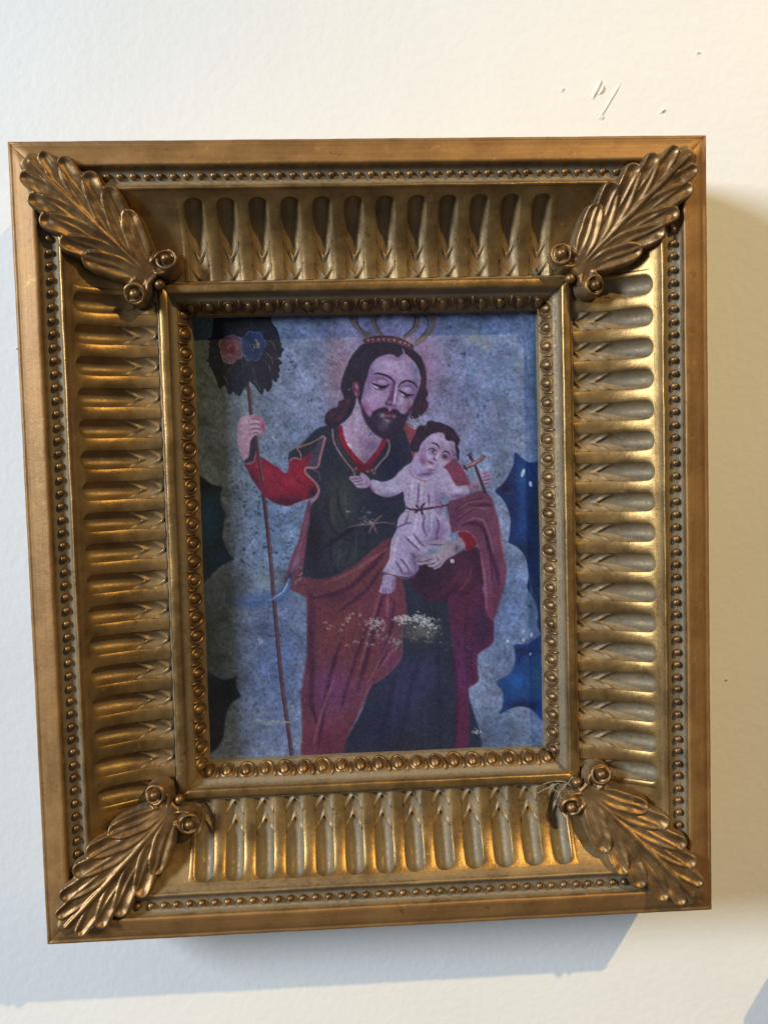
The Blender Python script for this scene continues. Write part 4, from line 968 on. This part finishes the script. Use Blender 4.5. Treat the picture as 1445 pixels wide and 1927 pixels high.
flakes(500, 1090, 20, 18, 30, (164, 166, 160), 1.2, .6); flakes(398, 800, 14, 60, 40, (122, 124, 116), 1.4, .5)
gr = vnoise(1.5, 21) * .6 + vnoise(3.1, 22) * .5 + vnoise(9, 23) * .35
weave = .5 * np.sin(YY * 2.1 + .6 * vnoise(14, 24)) * (1 + .5 * vnoise(5, 25)) + .35 * np.sin(XX * 2.2)
dab = vnoise(3.6, 31) * .6 + vnoise(6.5, 32) * .5
ART *= (1 + .065 * gr + .05 * dab + .022 * weave + .04 * vnoise(40, 26))[..., None]
ART *= 1 + np.stack([vnoise(7, 41), vnoise(9, 42), vnoise(8, 43)], -1) * (.014, .010, .014)
ART += (.016 * vnoise(1.3, 27) + .012 * vnoise(2.6, 28))[..., None]
ART[:] = np.clip(ART * .95, .02, 1)

PZ = .0400
NX, NY = 480, 615
cx0, cx1, cy0, cy1 = -.1075, .1045, -.1375, .1385
gx, gy = np.meshgrid(np.linspace(cx0, cx1, NX), np.linspace(cy0, cy1, NY))
# where each canvas point lies on the drawing
Q = np.stack([gx + .016021, gy + .040449, np.full(gx.shape, PZ + .458725)], -1)
cc = Q @ np.array(R).T
dx_, dy_ = PW / 2 + FPX * cc[..., 0] / cc[..., 2], PH / 2 + FPX * cc[..., 1] / cc[..., 2]
fx, fy = np.clip((dx_ - PX0) * SS, 0, PWI - 2), np.clip((dy_ - PY0) * SS, 0, PHI - 2)
ix, iy = fx.astype(int), fy.astype(int)
fx, fy = (fx - ix)[..., None], (fy - iy)[..., None]
S = (ART[iy, ix] * (1 - fx) + ART[iy, ix + 1] * fx) * (1 - fy) + (ART[iy + 1, ix] * (1 - fx) + ART[iy + 1, ix + 1] * fx) * fy
lin = np.where(S < .04045, S / 12.92, ((S + .055) / 1.055) ** 2.4) ** 1.06 * 1.06 * np.array(PGAIN, np.float32)
n = NX * NY
co = np.stack([gx, np.full(gx.shape, PZ - T), -gy], -1).reshape(-1, 3)
lum = S.mean(-1).reshape(-1)
co[:, 1] -= .00024 * (lum - .4)                       # paint stands a hair proud of the canvas
i0 = (np.arange(NY - 1)[:, None] * NX + np.arange(NX - 1)[None, :]).reshape(-1)
quads = np.stack([i0, i0 + NX, i0 + NX + 1, i0 + 1], 1)
bk = np.array([(cx0, PZ - T + .006, -cy0), (cx1, PZ - T + .006, -cy0), (cx1, PZ - T + .006, -cy1), (cx0, PZ - T + .006, -cy1)])
co = np.concatenate([co, bk])
corner = [0, NX - 1, n - 1, n - NX]
ext = [(n, n + 1, n + 2, n + 3)] + [(corner[k], corner[(k + 1) % 4], n + (k + 1) % 4, n + k) for k in range(4)]
allq = np.concatenate([quads, np.array(ext)]).astype(np.int32)
me = bpy.data.meshes.new("painting")
me.vertices.add(len(co)); me.vertices.foreach_set("co", co.astype(np.float32).ravel())
me.loops.add(allq.size); me.loops.foreach_set("vertex_index", allq.ravel())
me.polygons.add(len(allq)); me.polygons.foreach_set("loop_start", (np.arange(len(allq)) * 4).astype(np.int32))
me.update(calc_edges=True)
ca = me.color_attributes.new("paint", 'FLOAT_COLOR', 'POINT')
cv4 = np.ones((len(co), 4), np.float32)
cv4[:n, :3] = lin.reshape(-1, 3)
cv4[n:, :3] = (.25, .2, .14)
ca.data.foreach_set("color", cv4.ravel())
m, t, P, N, L = nt("oil_paint")
at_ = N.new('ShaderNodeAttribute'); at_.attribute_name = "paint"
g = N.new('ShaderNodeNewGeometry').outputs['Position']
k1, k2 = noise(N, L, g, 1500, 3, .6), noise(N, L, g, 420, 4, .6)
var = mix(N, L, .035, at_.outputs['Color'], mix(N, L, ramp(N, L, k1, .35, .65), (0.01, .01, .014, 1), (.34, .34, .40, 1)))
L.new(var, P.inputs['Base Color'])
P.inputs['Roughness'].default_value = .52
P.inputs['Specular IOR Level'].default_value = .18
b = N.new('ShaderNodeBump'); b.inputs['Strength'].default_value = .30; b.inputs['Distance'].default_value = .0004
L.new(math_n(N, L, 'ADD', math_n(N, L, 'MULTIPLY', k1, .6), math_n(N, L, 'MULTIPLY', k2, .4)), b.inputs['Height'])
L.new(b.outputs[0], P.inputs['Normal'])
me.materials.append(m)
pic = bpy.data.objects.new("painting", me)
COL.objects.link(pic)
pic['label'] = 'worn painting of a crowned bearded man in a red cloak holding a small child'
pic['category'] = 'painting'
